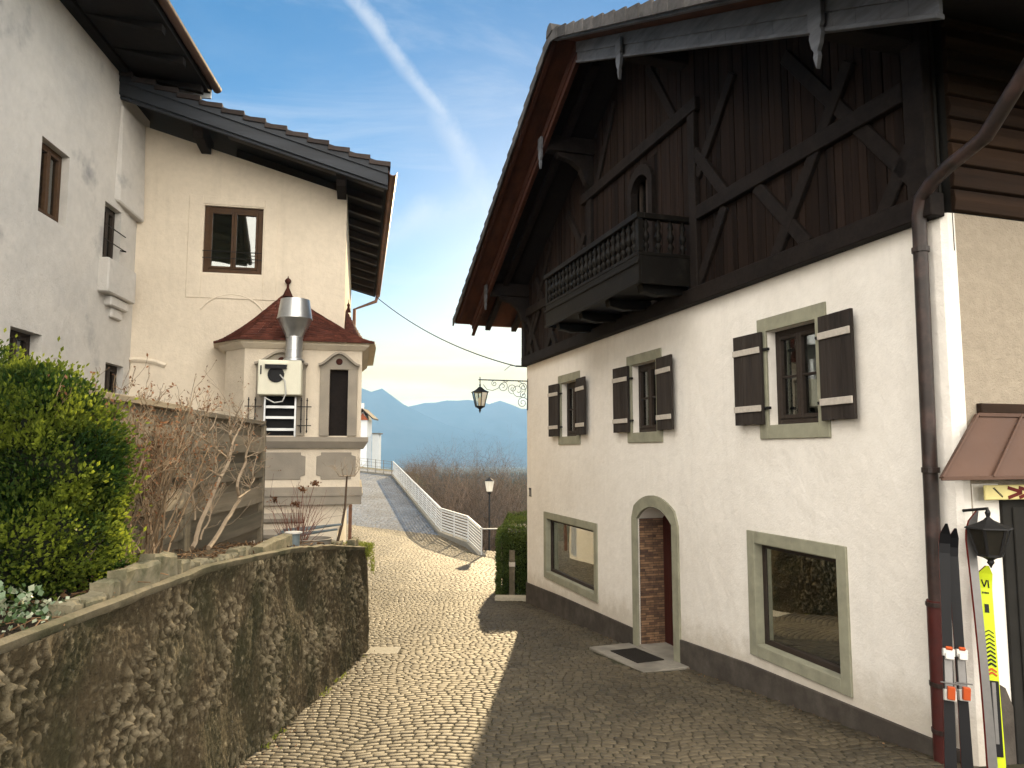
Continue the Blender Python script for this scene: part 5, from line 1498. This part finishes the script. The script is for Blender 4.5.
# umbrella-shaped sapling near the wall end
rnd = random.Random(15)
sp_ = thing('young_tree', 'slim young tree with a thin curved trunk and small flat crown at the wall end', 'tree', (-2.33, 9.55, bed_z(-2.33, 9.55)))
f = MB(); pts = []
for px, py in ((337, 552), (338, 540), (342, 525), (345, 508), (346, 492), (347, 476)):
    r_ = ray(px, py); pts.append(r_ * (9.55 / r_.y))
f.t = .3; f.tube(pts, [.022, .02, .018, .016, .014, .012], 7); f.build('trunk', m_twig_dark, sp_, recalc=False, tint=True)
f = MB(); tips = []
for k in range(7):
    a = k * 2 * pi / 7
    q1 = pts[-1] + V((cos(a) * .10, sin(a) * .10, .0)); q2 = pts[-1] + V((cos(a) * .15, sin(a) * .15, .07))
    f.t = .4; f.tube([pts[-1], q1, q2], [.009, .007, .004], 4)
    for _ in range(3): grow(f, q2, V((cos(a) * .6 + rnd.gauss(0, .4), sin(a) * .6 + rnd.gauss(0, .4), .8)), rnd.uniform(.08, .16), .003, 1, rnd, .5, 3, (1, 3), .2, .1, 3, tips, .6)
for px, py in ((344, 515), (345, 497)):
    r_ = ray(px, py)
    for _ in range(3): grow(f, r_ * (9.55 / r_.y), V((rnd.gauss(0, .7), rnd.gauss(0, .7), .5)), .14, .003, 1, rnd, .5, 3, (1, 2), .2, .1, 3, None, .6)
f.build('crown', m_twig_pale, sp_, recalc=False, tint=True)
# moss cushion hanging over the wall end
f = MB(); rnd = random.Random(6)
for _ in range(5200):
    s_ = rnd.uniform(12.0, 13.4); p, nrm = wall_plan(s_)
    q = rnd.random() ** 1.4; k = sstep(11.9, 12.5, s_)
    base = p + nrm * (.03 + .05 * rnd.random()) + V((0, 0, wtop(p.y) + .03 - q * .42 * (.35 + .65 * k) + .02 * rnd.random()))
    if rnd.random() < .35: base = p - nrm * rnd.uniform(0, .28) + V((0, 0, wtop(p.y) + rnd.uniform(.0, .07)))
    if mn.noise(base * 3.5) < -.30 + q * .4: continue
    f.t = rnd.random(); leafquad(f, base, rnd.uniform(.012, .03), rnd, nrm + V((0, 0, .3)), .5)
tag(f.build('moss_cushion', m_moss, None, recalc=False, tint=True), 'bright green moss cushion spilling over the rounded end of the garden wall', 'moss')
# litter of dead leaves and twigs on the bed
f = MB(); rnd = random.Random(17)
for _ in range(2600):
    x, y = rnd.uniform(-3.6, -2.12), rnd.uniform(2.6, 10.2)
    if mn.noise(V((x * 2, y * 2, 4))) < -.15: continue
    p = V((x, y, bed_z(x, y) + rnd.uniform(.003, .03))); f.t = rnd.random() ** 1.5; leafquad(f, p, rnd.uniform(.02, .06), rnd, V((0, 0, .0)), .5)
for _ in range(380):
    x, y = rnd.uniform(-3.3, -2.12), rnd.uniform(3.2, 9.8); p = V((x, y, bed_z(x, y) + .012)); a = rnd.uniform(0, 6.28); ln = rnd.uniform(.08, .3)
    f.t = rnd.random(); f.tube([p, p + V((cos(a) * ln * .5, sin(a) * ln * .5, rnd.uniform(0, .04))), p + V((cos(a) * ln, sin(a) * ln, rnd.uniform(-.01, .02)))], .003, 3)
stuff(f.build('fallen_leaves', m_dead, None, recalc=False, tint=True))
f = MB(); rnd = random.Random(23)
for _ in range(420):
    if rnd.random() < .5: y = rnd.uniform(3.2, 10.4); x = -1.98 + abs(rnd.gauss(0, .10))
    else:
        u_ = rnd.uniform(.2, 10); q = R.P(u_, .05 + abs(rnd.gauss(0, .07)), 0); x, y = q.x, q.y
    f.t = rnd.random(); leafquad(f, V((x, y, g(x, y) + .006)), rnd.uniform(.008, .03), rnd, V((0, 0, .15)), .5)
stuff(f.build('street_litter', m_dead, None, recalc=False, tint=True))
f = MB()
for _ in range(700):
    y = rnd.uniform(4.0, 10.4)
    if mn.noise(V((y * 1.7, 3, 1))) < .05: continue
    x = -2.0 + abs(rnd.gauss(0, .04)); f.t = rnd.random(); leafquad(f, V((x, y, g(x, y))), rnd.uniform(.015, .05), rnd, V((.2, 0, 1.4)), .25)
stuff(f.build('wall_foot_grass', m_moss, None, recalc=False, tint=True))
# stones at the foot of the bay behind the wall end
for k, (x, y, r_) in enumerate(((-2.72, 11.6, .22), (-2.50, 11.9, .16), (-3.0, 11.75, .2))):
    f = MB(); rows_ = []
    for i in range(8):
        th = pi * i / 7
        rows_.append([V((x, y, g(x, y) + 1.35 * 0 + r_ * .4)) + V((cos(2 * pi * j / 10) * sin(th), sin(2 * pi * j / 10) * sin(th), cos(th) * .75)) * r_ * (1 + .3 * mn.noise(V((cos(2 * pi * j / 10) * 2 + k * 5, sin(2 * pi * j / 10) * 2, th * 2)))) for j in range(11)])
    for rr_ in rows_: rr_[-1] = rr_[0]
    f.grid(rows_)
    tag(f.build('rough_stone', m_kerb, None, recalc=False), 'rough grey field stone lying at the foot of the bay', 'stone', 'field stones at the foot of the bay')

# =========================================================================================================
# FAR END: hedge, bollard, railing, shrubs, white house, forest, mountains
# =========================================================================================================
hg = thing('box_hedge', 'clipped dark green hedge block beside the far corner of the white house', 'hedge', (.2, 17.2, g(.2, 17)))
f = MB(); rnd = random.Random(41)
hx0, hx1, hy0, hy1 = -.34, 1.9, 16.0, 18.6
def hz(y): return -1.68 + .06 * (y - 16)
NB = 26000
for _ in range(NB):
    face = rnd.random(); zt = hz(hy0); zb = -3.25
    if face < .38: p = V((rnd.uniform(hx0, .9), hy0, lerp(zb, zt, rnd.random()))); nrm = V((0, -1, 0))
    elif face < .62: p = V((hx0, rnd.uniform(hy0, hy1), lerp(zb, zt, rnd.random()))); nrm = V((-1, 0, 0))
    else: p = V((rnd.uniform(hx0, hx1), rnd.uniform(hy0, hy1), zt)); p.z = hz(p.y); nrm = V((0, 0, 1))
    # round the block and let it bulge
    b_ = .07 * mn.noise(p * 2.2) + .03 * mn.noise(p * 7)
    ez = max(0, p.z - (zt - .28)) / .28; ex = max(0, (hx0 + .25) - p.x) / .25; ey = max(0, (hy0 + .25) - p.y) / .25
    p = p + nrm * (b_ - rnd.random() * .07)
    p += V((.10 * ez * ex + .06 * ey * ex, .10 * ez * ey + .04 * ex * ey, -.10 * ez * max(ex, ey)))
    f.t = min(1, max(0, .35 + .4 * mn.noise(p * 4) + rnd.gauss(0, .2))); leafquad(f, p, rnd.uniform(.03, .055), rnd, nrm * .8 + V((0, 0, .3)), .55)
f.build('foliage', m_hedge, hg, recalc=False, tint=True)
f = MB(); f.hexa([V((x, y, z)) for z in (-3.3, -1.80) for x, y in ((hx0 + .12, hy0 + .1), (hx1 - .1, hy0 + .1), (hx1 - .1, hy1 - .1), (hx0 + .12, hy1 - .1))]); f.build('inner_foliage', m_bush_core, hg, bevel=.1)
f = MB(); f.box(V((.03, 15.62, g(0, 15.6) + .02)), .78, .22, .14, radians(-4)); structure(f.build('kerb_stone', m_slab, None, bevel=.015))
bo = thing('bollard', 'short square wooden bollard with a pale band in front of the clipped hedge', 'bollard', (.0, 15.78, g(0, 15.8)))
bzb = g(0, 15.8)
f = MB(); f.box(V((.0, 15.80, bzb + .50)), .115, .115, 1.06, radians(6)); f.build('post', m_fence, bo, bevel=.012, tint=True)
f = MB(); f.box(V((.0, 15.80, bzb + .74)), .123, .123, .09, radians(6)); f.build('band', m_shutter_edge, bo)

# railing on the ramp edge with a kerb below
def zr(x, y): return plane_z(x, y) if y > 30.5 else lerp(-4.0, plane_z(-3.1, 32), sstep(27.9, 31.8, y))
RAILP = [(-1.19, 27.7), (-1.80, 29.4), (-3.1, 31.6), (-9.2, 56.0)]
def kerb_seg(a, b, za, zb, name='kerb'):
    f = MB(); t_ = (V((b[0], b[1], 0)) - V((a[0], a[1], 0))).normalized(); nn = t_.cross(V((0, 0, 1)))
    A_, B_ = V((a[0], a[1], za)), V((b[0], b[1], zb))
    f.hexa([A_ - nn * .09 + V((0, 0, -1.5)), B_ - nn * .09 + V((0, 0, -1.5)), B_ + nn * .22 + V((0, 0, -1.5)), A_ + nn * .22 + V((0, 0, -1.5)), A_ - nn * .09 + V((0, 0, .14)), B_ - nn * .09 + V((0, 0, .14)), B_ + nn * .22 + V((0, 0, .14)), A_ + nn * .22 + V((0, 0, .14))])
    structure(f.build(name, m_kerb, None, bevel=.015))
rzs = [-4.0, -3.72, plane_z(-3.1, 31.6), plane_z(-9.2, 56)]
for k in range(3): kerb_seg(RAILP[k], RAILP[k + 1], rzs[k], rzs[k + 1])
rail = thing('white_railing', 'white slatted railing climbing along the edge of the cobbled ramp', 'railing', (-3.1, 31.6, rzs[2]))
for k in range(3):
    a, b, za, zb = RAILP[k], RAILP[k + 1], rzs[k] + .14, rzs[k + 1] + .14
    A_, B_ = V((a[0], a[1], za)), V((b[0], b[1], zb)); t_ = (B_ - A_); nn = V((t_.y, -t_.x, 0)).normalized()
    f = MB()
    for q in range(8):
        zo = .10 + q * .115
        f.bar(A_ + V((0, 0, zo)), B_ + V((0, 0, zo)), .062, .018, V((0, 0, 1)))
    f.bar(A_ + V((0, 0, 1.0)), B_ + V((0, 0, 1.0)), .04, .07, V((0, 0, 1)))
    f.build('slat_panel', m_whitepaint, rail)
    npost = (1, 2, 15)[k]
    for q in range(npost + (1 if k == 2 else 0)):
        p = lerp(A_, B_, q / npost) + nn * .035
        f = MB(); f.box(p + V((0, 0, .5)), .05, .05, 1.03, math.atan2(t_.y, t_.x)); f.build('post', m_whitepaint, rail)
f = MB(); f.bar(V((-1.19, 27.7, -2.9)), V((-.4, 27.75, -2.9)), .03, .05, V((0, 0, 1))); f.build('end_arm', m_whitepaint, rail)
wf = thing('wire_fence', 'thin grey post and wire fence across the top of the ramp by the white house', 'fence', (-10.5, 56, plane_z(-10.5, 56)))
for k in range(6):
    x = -9.3 - k * .62; z0 = plane_z(x, 56)
    f = MB(); f.tube([V((x, 56.0, z0 - .1)), V((x, 56.0, z0 + 1.15))], .03, 6); f.build('post', m_kerb, wf)
f = MB()
for zo in (.3, .6, .9, 1.1): f.tube([V((-9.25, 56.0, plane_z(-9.3, 56) + zo)), V((-12.6, 56.0, plane_z(-12.6, 56) + zo))], .012, 4)
f.build('wire', m_kerb, wf); kerb_seg((-12.8, 56.2), (-9.2, 56.2), plane_z(-12.8, 56.2), plane_z(-9.2, 56.2))

# white house beyond
hy = 74
def hp_(px, py, y=hy): r_ = ray(px, py); return r_ * (y / r_.y)
pk, ev = hp_(363, 409), hp_(373, 418.5)
xr = hp_(371.5, 450, hy + 2.5).x; xl = 2 * pk.x - xr
wh = thing('white_house', 'narrow white house with a red brown gable beyond the top of the ramp', 'house', (pk.x, hy, -4))
f = MB(); f.prism([V((xl, hy, -6)), V((xr, hy, -6)), V((xr, hy, ev.z - .1)), V((pk.x, hy, pk.z - .22)), V((xl, hy, ev.z - .1))], V((0, 2.5, 0))); f.build('wall', m_housewhite, wh)
f = MB(); zg_ = hp_(363, 420).z
f.prism([V((xl - .1, hy - .05, zg_)), V((xr + .05, hy - .05, zg_)), V((xr + .08, hy - .05, ev.z - .12)), V((pk.x, hy - .05, pk.z - .42)), V((xl - .1, hy - .05, ev.z - .12))], V((0, -.06, 0))); f.build('gable_boards', m_redgable, wh)
f = MB()
for sgn in (-1, 1):
    e_ = V((pk.x + sgn * (ev.x - pk.x) * 1.08, 0, ev.z - .12)); 
    f.hexa([V((pk.x, hy - .5, pk.z - .12)), V((e_.x, hy - .5, e_.z)), V((e_.x, hy + 2.6, e_.z)), V((pk.x, hy + 2.6, pk.z - .12)), V((pk.x, hy - .5, pk.z + .06)), V((e_.x, hy - .5, e_.z + .14)), V((e_.x, hy + 2.6, e_.z + .14)), V((pk.x, hy + 2.6, pk.z + .06))])
f.build('roof', m_roof_dark, wh, tint=True)
f = MB(); f.box(V((pk.x - .35, hy + 1.5, pk.z + .25)), .3, .3, .9); f.build('chimney', m_housewhite, wh)
an = thing('annex_building', 'low flat roofed white annex to the right of the narrow white house', 'building', (hp_(378, 470).x, hy + 3, -4))
ax0, ax1 = xr - .05, hp_(381, 450, hy + 4.4).x; atop = hp_(378, 434, hy + 3).z
f = MB(); f.box(V(((ax0 + ax1) / 2, hy + 3.7, (atop - 6) / 2)), ax1 - ax0, 1.4, atop + 6); f.build('wall', m_housewhite, an)
f = MB(); f.box(V(((ax0 + ax1) / 2 + .06, hy + 3.7, atop + .05)), ax1 - ax0 + .2, 1.6, .12); f.build('roof', m_kerb, an)

# bare shrubs and small trees beyond the railing
def bare_tree(x, y, h, label, seed, m, fine=4, spread=.55, stems=5):
    rnd = random.Random(seed)
    z0 = gg(x, y) - .2
    root = thing('bare_shrub', label, 'shrub', (x, y, z0), 'bare shrubs beyond the railing')
    f = MB()
    for k in range(stems):
        a = rnd.uniform(0, 6.28)
        grow(f, V((x + cos(a) * .25, y + sin(a) * .25, z0)), V((cos(a) * .35, sin(a) * .35, 1)), h * rnd.uniform(.45, .62), h * .006, fine, rnd, spread, 4, (4, 6), .14, .05, 3, None, .58)
    f.build('branches', m, root, recalc=False, tint=True)
LB = 'bare brown shrub of dense fine twigs in the thicket beyond the railing'
for k, (px, Y, pyt) in enumerate(((412, 60, 458), (432, 55, 457), (455, 50, 456), (475, 46, 455), (500, 50, 458), (445, 44, 459), (470, 40, 462), (497, 41, 466), (515, 45, 462), (522, 38, 478), (425, 66, 458), (482, 36, 488), (508, 35, 500))):
    x = (px - 512) / 720 * Y; zt = -(pyt - 452) / 720 * Y
    h = (zt - gg(x, Y) + .2) * 1.02
    bare_tree(x, Y, h * 1.1, LB, 100 + k, m_thicket_dark if k % 2 else m_thicket, 3, .85, 24)

# far conifer wood in the valley: one mass
f = MB(); rnd = random.Random(77)
for _ in range(8000):
    Y = 240 + 900 * rnd.random() ** 1.2; x = rnd.uniform(-.30, .12) * Y
    if mn.noise(V((x * .012, Y * .006, 0))) < -.12 and Y < 500: continue
    z0 = gg(x, Y); h = rnd.uniform(6, 12); f.t = rnd.random(); r = h * .19
    for q in range(4):
        zb = z0 + h * (.12 + .2 * q); rr = r * (1 - .2 * q); zt = zb + h * (.34 if q < 3 else .28)
        a0 = rnd.random() * 6
        ring = [V((x + cos(a0 + 2 * pi * j / 6) * rr * rnd.uniform(.7, 1.1), Y + sin(a0 + 2 * pi * j / 6) * rr, zb)) for j in range(6)]
        f.add(ring + [V((x, Y, zt))], [(j, (j + 1) % 6, 6) for j in range(6)])
stuff(f.build('far_forest', m_conifer, None, recalc=False, tint=True))

# mountains: two ridges with real depth
def ridge(Y, prof_px, depth, base, seed, name):
    f = MB(); rows_ = []
    nx = 260
    for j in range(nx + 1):
        px = lerp(-900, 1900, j / nx); x = (px - 512) / 720 * Y
        py = interp(px, prof_px)
        zt = (452 - py) / 720 * Y * 1.0
        zt += Y * .0022 * mn.fractal(V((px * .03, seed, 0)), 1, 2, 4)
        colz = []
        for k in range(31):
            t_ = k / 30   # 0 foot nearest us, 1 crest, beyond falls behind
            yy_ = Y - depth * (1 - t_); sp = mn.fractal(V((px * .02, t_ * 3, seed)), 1, 2, 5)
            z = lerp(base, zt, t_ ** 1.25) + Y * .012 * sp * t_ * (1 - t_) * 3
            colz.append(V((x * (yy_ / Y) ** .6, yy_ + Y * .02 * mn.noise(V((px * .025, t_ * 2, seed + 3))) * (1 - t_), z)))
        colz.append(V((x, Y + depth * .5, base)))
        rows_.append(colz)
    f.grid(rows_); structure(f.build(name, m_mount, None, recalc=False, smooth='all'))
P1_ = [(-900, 405), (-300, 392), (0, 396), (200, 388), (320, 389), (345, 386), (360, 387), (372, 392), (378, 389), (383, 388), (390, 394), (400, 402), (408, 407), (425, 415), (450, 425), (480, 434), (520, 440), (560, 440), (700, 425), (900, 415), (1900, 400)]
P2_ = [(-900, 420), (300, 415), (390, 412), (406, 407), (412, 405.5), (420, 403), (425, 402), (433, 403), (440, 403), (449, 400), (456, 401), (465, 400), (475, 399.5), (483, 402), (490, 403.5), (497, 400), (503, 400.5), (510, 404), (520, 409), (530, 409), (600, 404), (700, 400), (900, 405), (1900, 410)]
ridge(3600, P1_, 900, -70, 1.3, 'mountain')
ridge(3950, P2_, 700, -70, 5.1, 'mountain')

# ------------------------------------------------------------------ haze: real air round everything
HZ = bpy.data.materials.new('valley_haze'); HZ.use_nodes = True
nt = HZ.node_tree; nt.nodes.remove(nt.nodes['Principled BSDF'])
pv = nt.nodes.new('ShaderNodeVolumePrincipled'); nt.links.new(pv.outputs[0], nt.nodes['Material Output'].inputs['Volume'])
pv.inputs['Color'].default_value = (.34, .63, 1.0, 1); pv.inputs['Density'].default_value = 1.65e-4; pv.inputs['Anisotropy'].default_value = 0
mb = MB(); X0, X1, Y0, Y1, Z0, Z1 = -5200, 5200, -70, 5400, -72, 375
mb.hexa([V((X0, Y0, Z0)), V((X1, Y0, Z0)), V((X1, Y1, Z0)), V((X0, Y1, Z0)), V((X0, Y0, Z1)), V((X1, Y0, Z1)), V((X1, Y1, Z1)), V((X0, Y1, Z1))])
stuff(mb.build('haze', HZ))

# ------------------------------------------------------------------ light
w = bpy.data.worlds.new('World'); sc.world = w; w.use_nodes = True
N, K = w.node_tree.nodes, w.node_tree.links
bg = N['Background']; bg.inputs['Strength'].default_value = .05
sky = N.new('ShaderNodeTexSky'); sky.sky_type = 'NISHITA'; sky.sun_disc = False
sky.sun_elevation = SUN_EL; sky.sun_rotation = SUN_AZ; sky.altitude = 600; sky.air_density = 1.0; sky.dust_density = .30; sky.ozone_density = 1.2
hs = N.new('ShaderNodeHueSaturation'); hs.inputs['Saturation'].default_value = 1.62; hs.inputs['Value'].default_value = .86; K.new(sky.outputs[0], hs.inputs['Color'])
tc = N.new('ShaderNodeTexCoord'); sp = N.new('ShaderNodeSeparateXYZ'); K.new(tc.outputs['Generated'], sp.inputs[0])
def math_(op, a, b=None):
    m = N.new('ShaderNodeMath'); m.operation = op
    for s_, v in zip(m.inputs, (a, b)):
        if v is None: continue
        if hasattr(v, 'is_output'): K.new(v, s_)
        else: s_.default_value = v
    return m.outputs[0]
zc = math_('ADD', math_('MAXIMUM', sp.outputs[2], 0.0), .12)
cb = N.new('ShaderNodeCombineXYZ'); K.new(math_('DIVIDE', sp.outputs[0], zc), cb.inputs[0]); K.new(math_('DIVIDE', sp.outputs[1], zc), cb.inputs[1])
def cloud(scale, stretch, rot, lo, hi, detail=7, dist=.6):
    mp = N.new('ShaderNodeMapping'); mp.inputs['Rotation'].default_value = (0, 0, radians(rot)); mp.inputs['Scale'].default_value = (stretch, 1, 1); K.new(cb.outputs[0], mp.inputs['Vector'])
    n_ = N.new('ShaderNodeTexNoise'); n_.inputs['Scale'].default_value = scale; n_.inputs['Detail'].default_value = detail; n_.inputs['Roughness'].default_value = .62; n_.inputs['Distortion'].default_value = dist
    K.new(mp.outputs[0], n_.inputs['Vector'])
    r_ = N.new('ShaderNodeMapRange'); r_.interpolation_type = 'SMOOTHSTEP'; r_.inputs['From Min'].default_value = lo; r_.inputs['From Max'].default_value = hi; K.new(n_.outputs['Fac'], r_.inputs['Value'])
    return r_.outputs[0]
wisps = math_('MULTIPLY', math_('MAXIMUM', cloud(2.1, .42, -38, .47, .86, 10, 1.6), math_('MULTIPLY', cloud(.9, .6, 30, .42, .8, 8, .8), .7)), .62)
# added fill light: very bright unseen cloud in the sky half behind the viewer
back = N.new('ShaderNodeMapRange'); back.interpolation_type = 'SMOOTHSTEP'; back.inputs['From Min'].default_value = .30; back.inputs['From Max'].default_value = -.2; K.new(sp.outputs[1], back.inputs['Value'])
back_fill = math_('MULTIPLY', cloud(.8, 1, 10, .12, .45, 6, .4), back.outputs[0])
def streak(p, q, wid, amt, seed):
    n_ = ray(*p).cross(ray(*q)).normalized(); mid = (ray(*p).normalized() + ray(*q).normalized()).normalized()
    half = mid.dot(ray(*p).normalized())
    def dot_(v):
        d_ = N.new('ShaderNodeVectorMath'); d_.operation = 'DOT_PRODUCT'; d_.inputs[1].default_value = v; K.new(tc.outputs['Generated'], d_.inputs[0]); return d_.outputs['Value']
    no = N.new('ShaderNodeTexNoise'); no.noise_dimensions = '4D'; no.inputs['W'].default_value = seed; no.inputs['Scale'].default_value = 9; no.inputs['Detail'].default_value = 8; no.inputs['Roughness'].default_value = .65; K.new(tc.outputs['Generated'], no.inputs['Vector'])
    off = math_('ADD', dot_(n_), math_('MULTIPLY', math_('SUBTRACT', no.outputs['Fac'], .5), wid * 2.2))
    g_ = N.new('ShaderNodeMapRange'); g_.interpolation_type = 'SMOOTHSTEP'; g_.inputs['From Min'].default_value = wid; g_.inputs['From Max'].default_value = 0; K.new(math_('ABSOLUTE', off), g_.inputs['Value'])
    l_ = N.new('ShaderNodeMapRange'); l_.interpolation_type = 'SMOOTHSTEP'; l_.inputs['From Min'].default_value = half - .002; l_.inputs['From Max'].default_value = half + (1 - half) * .6; K.new(dot_(mid), l_.inputs['Value'])
    n2 = N.new('ShaderNodeMapRange'); n2.inputs['From Min'].default_value = .38; n2.inputs['From Max'].default_value = .62; n2.inputs['To Min'].default_value = .25; K.new(no.outputs['Fac'], n2.inputs['Value'])
    return math_('MULTIPLY', math_('MULTIPLY', g_.outputs[0], l_.outputs[0]), math_('MULTIPLY', n2.outputs[0], amt))
wisps = math_('MAXIMUM', math_('MULTIPLY', wisps, .75), math_('MAXIMUM', streak((330, -30), (455, 130), .016, .65, 1), math_('MAXIMUM', streak((425, 90), (520, 260), .03, .45, 5), streak((330, 260), (500, 190), .035, .4, 9))))
def cmix(f, a, b):
    x = N.new('ShaderNodeMix'); x.data_type = 'RGBA'; K.new(f, x.inputs[0])
    for s_, v in ((x.inputs[6], a), (x.inputs[7], b)):
        if hasattr(v, 'is_output'): K.new(v, s_)
        else: s_.default_value = v
    return x.outputs[2]
low = N.new('ShaderNodeMapRange'); low.interpolation_type = 'SMOOTHSTEP'; low.inputs['From Min'].default_value = .24; low.inputs['From Max'].default_value = .06; K.new(sp.outputs[2], low.inputs['Value'])
strat = math_('MULTIPLY', cloud(.9, .35, 12, .18, .55, 6, .5), math_('MULTIPLY', low.outputs[0], .9))
c0 = cmix(strat, hs.outputs[0], (8.7, 5.7, .3, 1))
c1 = cmix(wisps, c0, (6.4, 6.5, 6.6, 1))
c2 = cmix(back_fill, c1, (32, 29.8, 26.6, 1))
K.new(c2, bg.inputs['Color'])
sl = bpy.data.lights.new('sun', 'SUN'); sl.energy = 3.7; sl.angle = radians(.5); sl.color = (1, .76, .43)
so = bpy.data.objects.new('sun', sl); COL.objects.link(so)
so.rotation_euler = V((sin(SUN_AZ) * cos(SUN_EL), cos(SUN_AZ) * cos(SUN_EL), sin(SUN_EL))).to_track_quat('Z', 'Y').to_euler()

# ------------------------------------------------------------------ camera
cam = bpy.data.cameras.new('camera'); co = bpy.data.objects.new('camera', cam); COL.objects.link(co)
cam.sensor_width = 36; cam.lens = FPX / 1024 * 36; cam.clip_start = .05; cam.clip_end = 30000
co.location = (0, 0, 0); co.rotation_euler = (radians(90) + PITCH, 0, 0); sc.camera = co
sc.view_settings.view_transform = 'Standard'; sc.view_settings.look = 'None'; sc.view_settings.exposure = EXPOSURE; sc.view_settings.gamma = 1
sc.cycles.max_bounces = 8; sc.cycles.diffuse_bounces = 4; sc.cycles.transparent_max_bounces = 12; sc.cycles.volume_bounces = 0
sc.cycles.use_denoising = True
sc.cycles.sample_clamp_indirect = 6
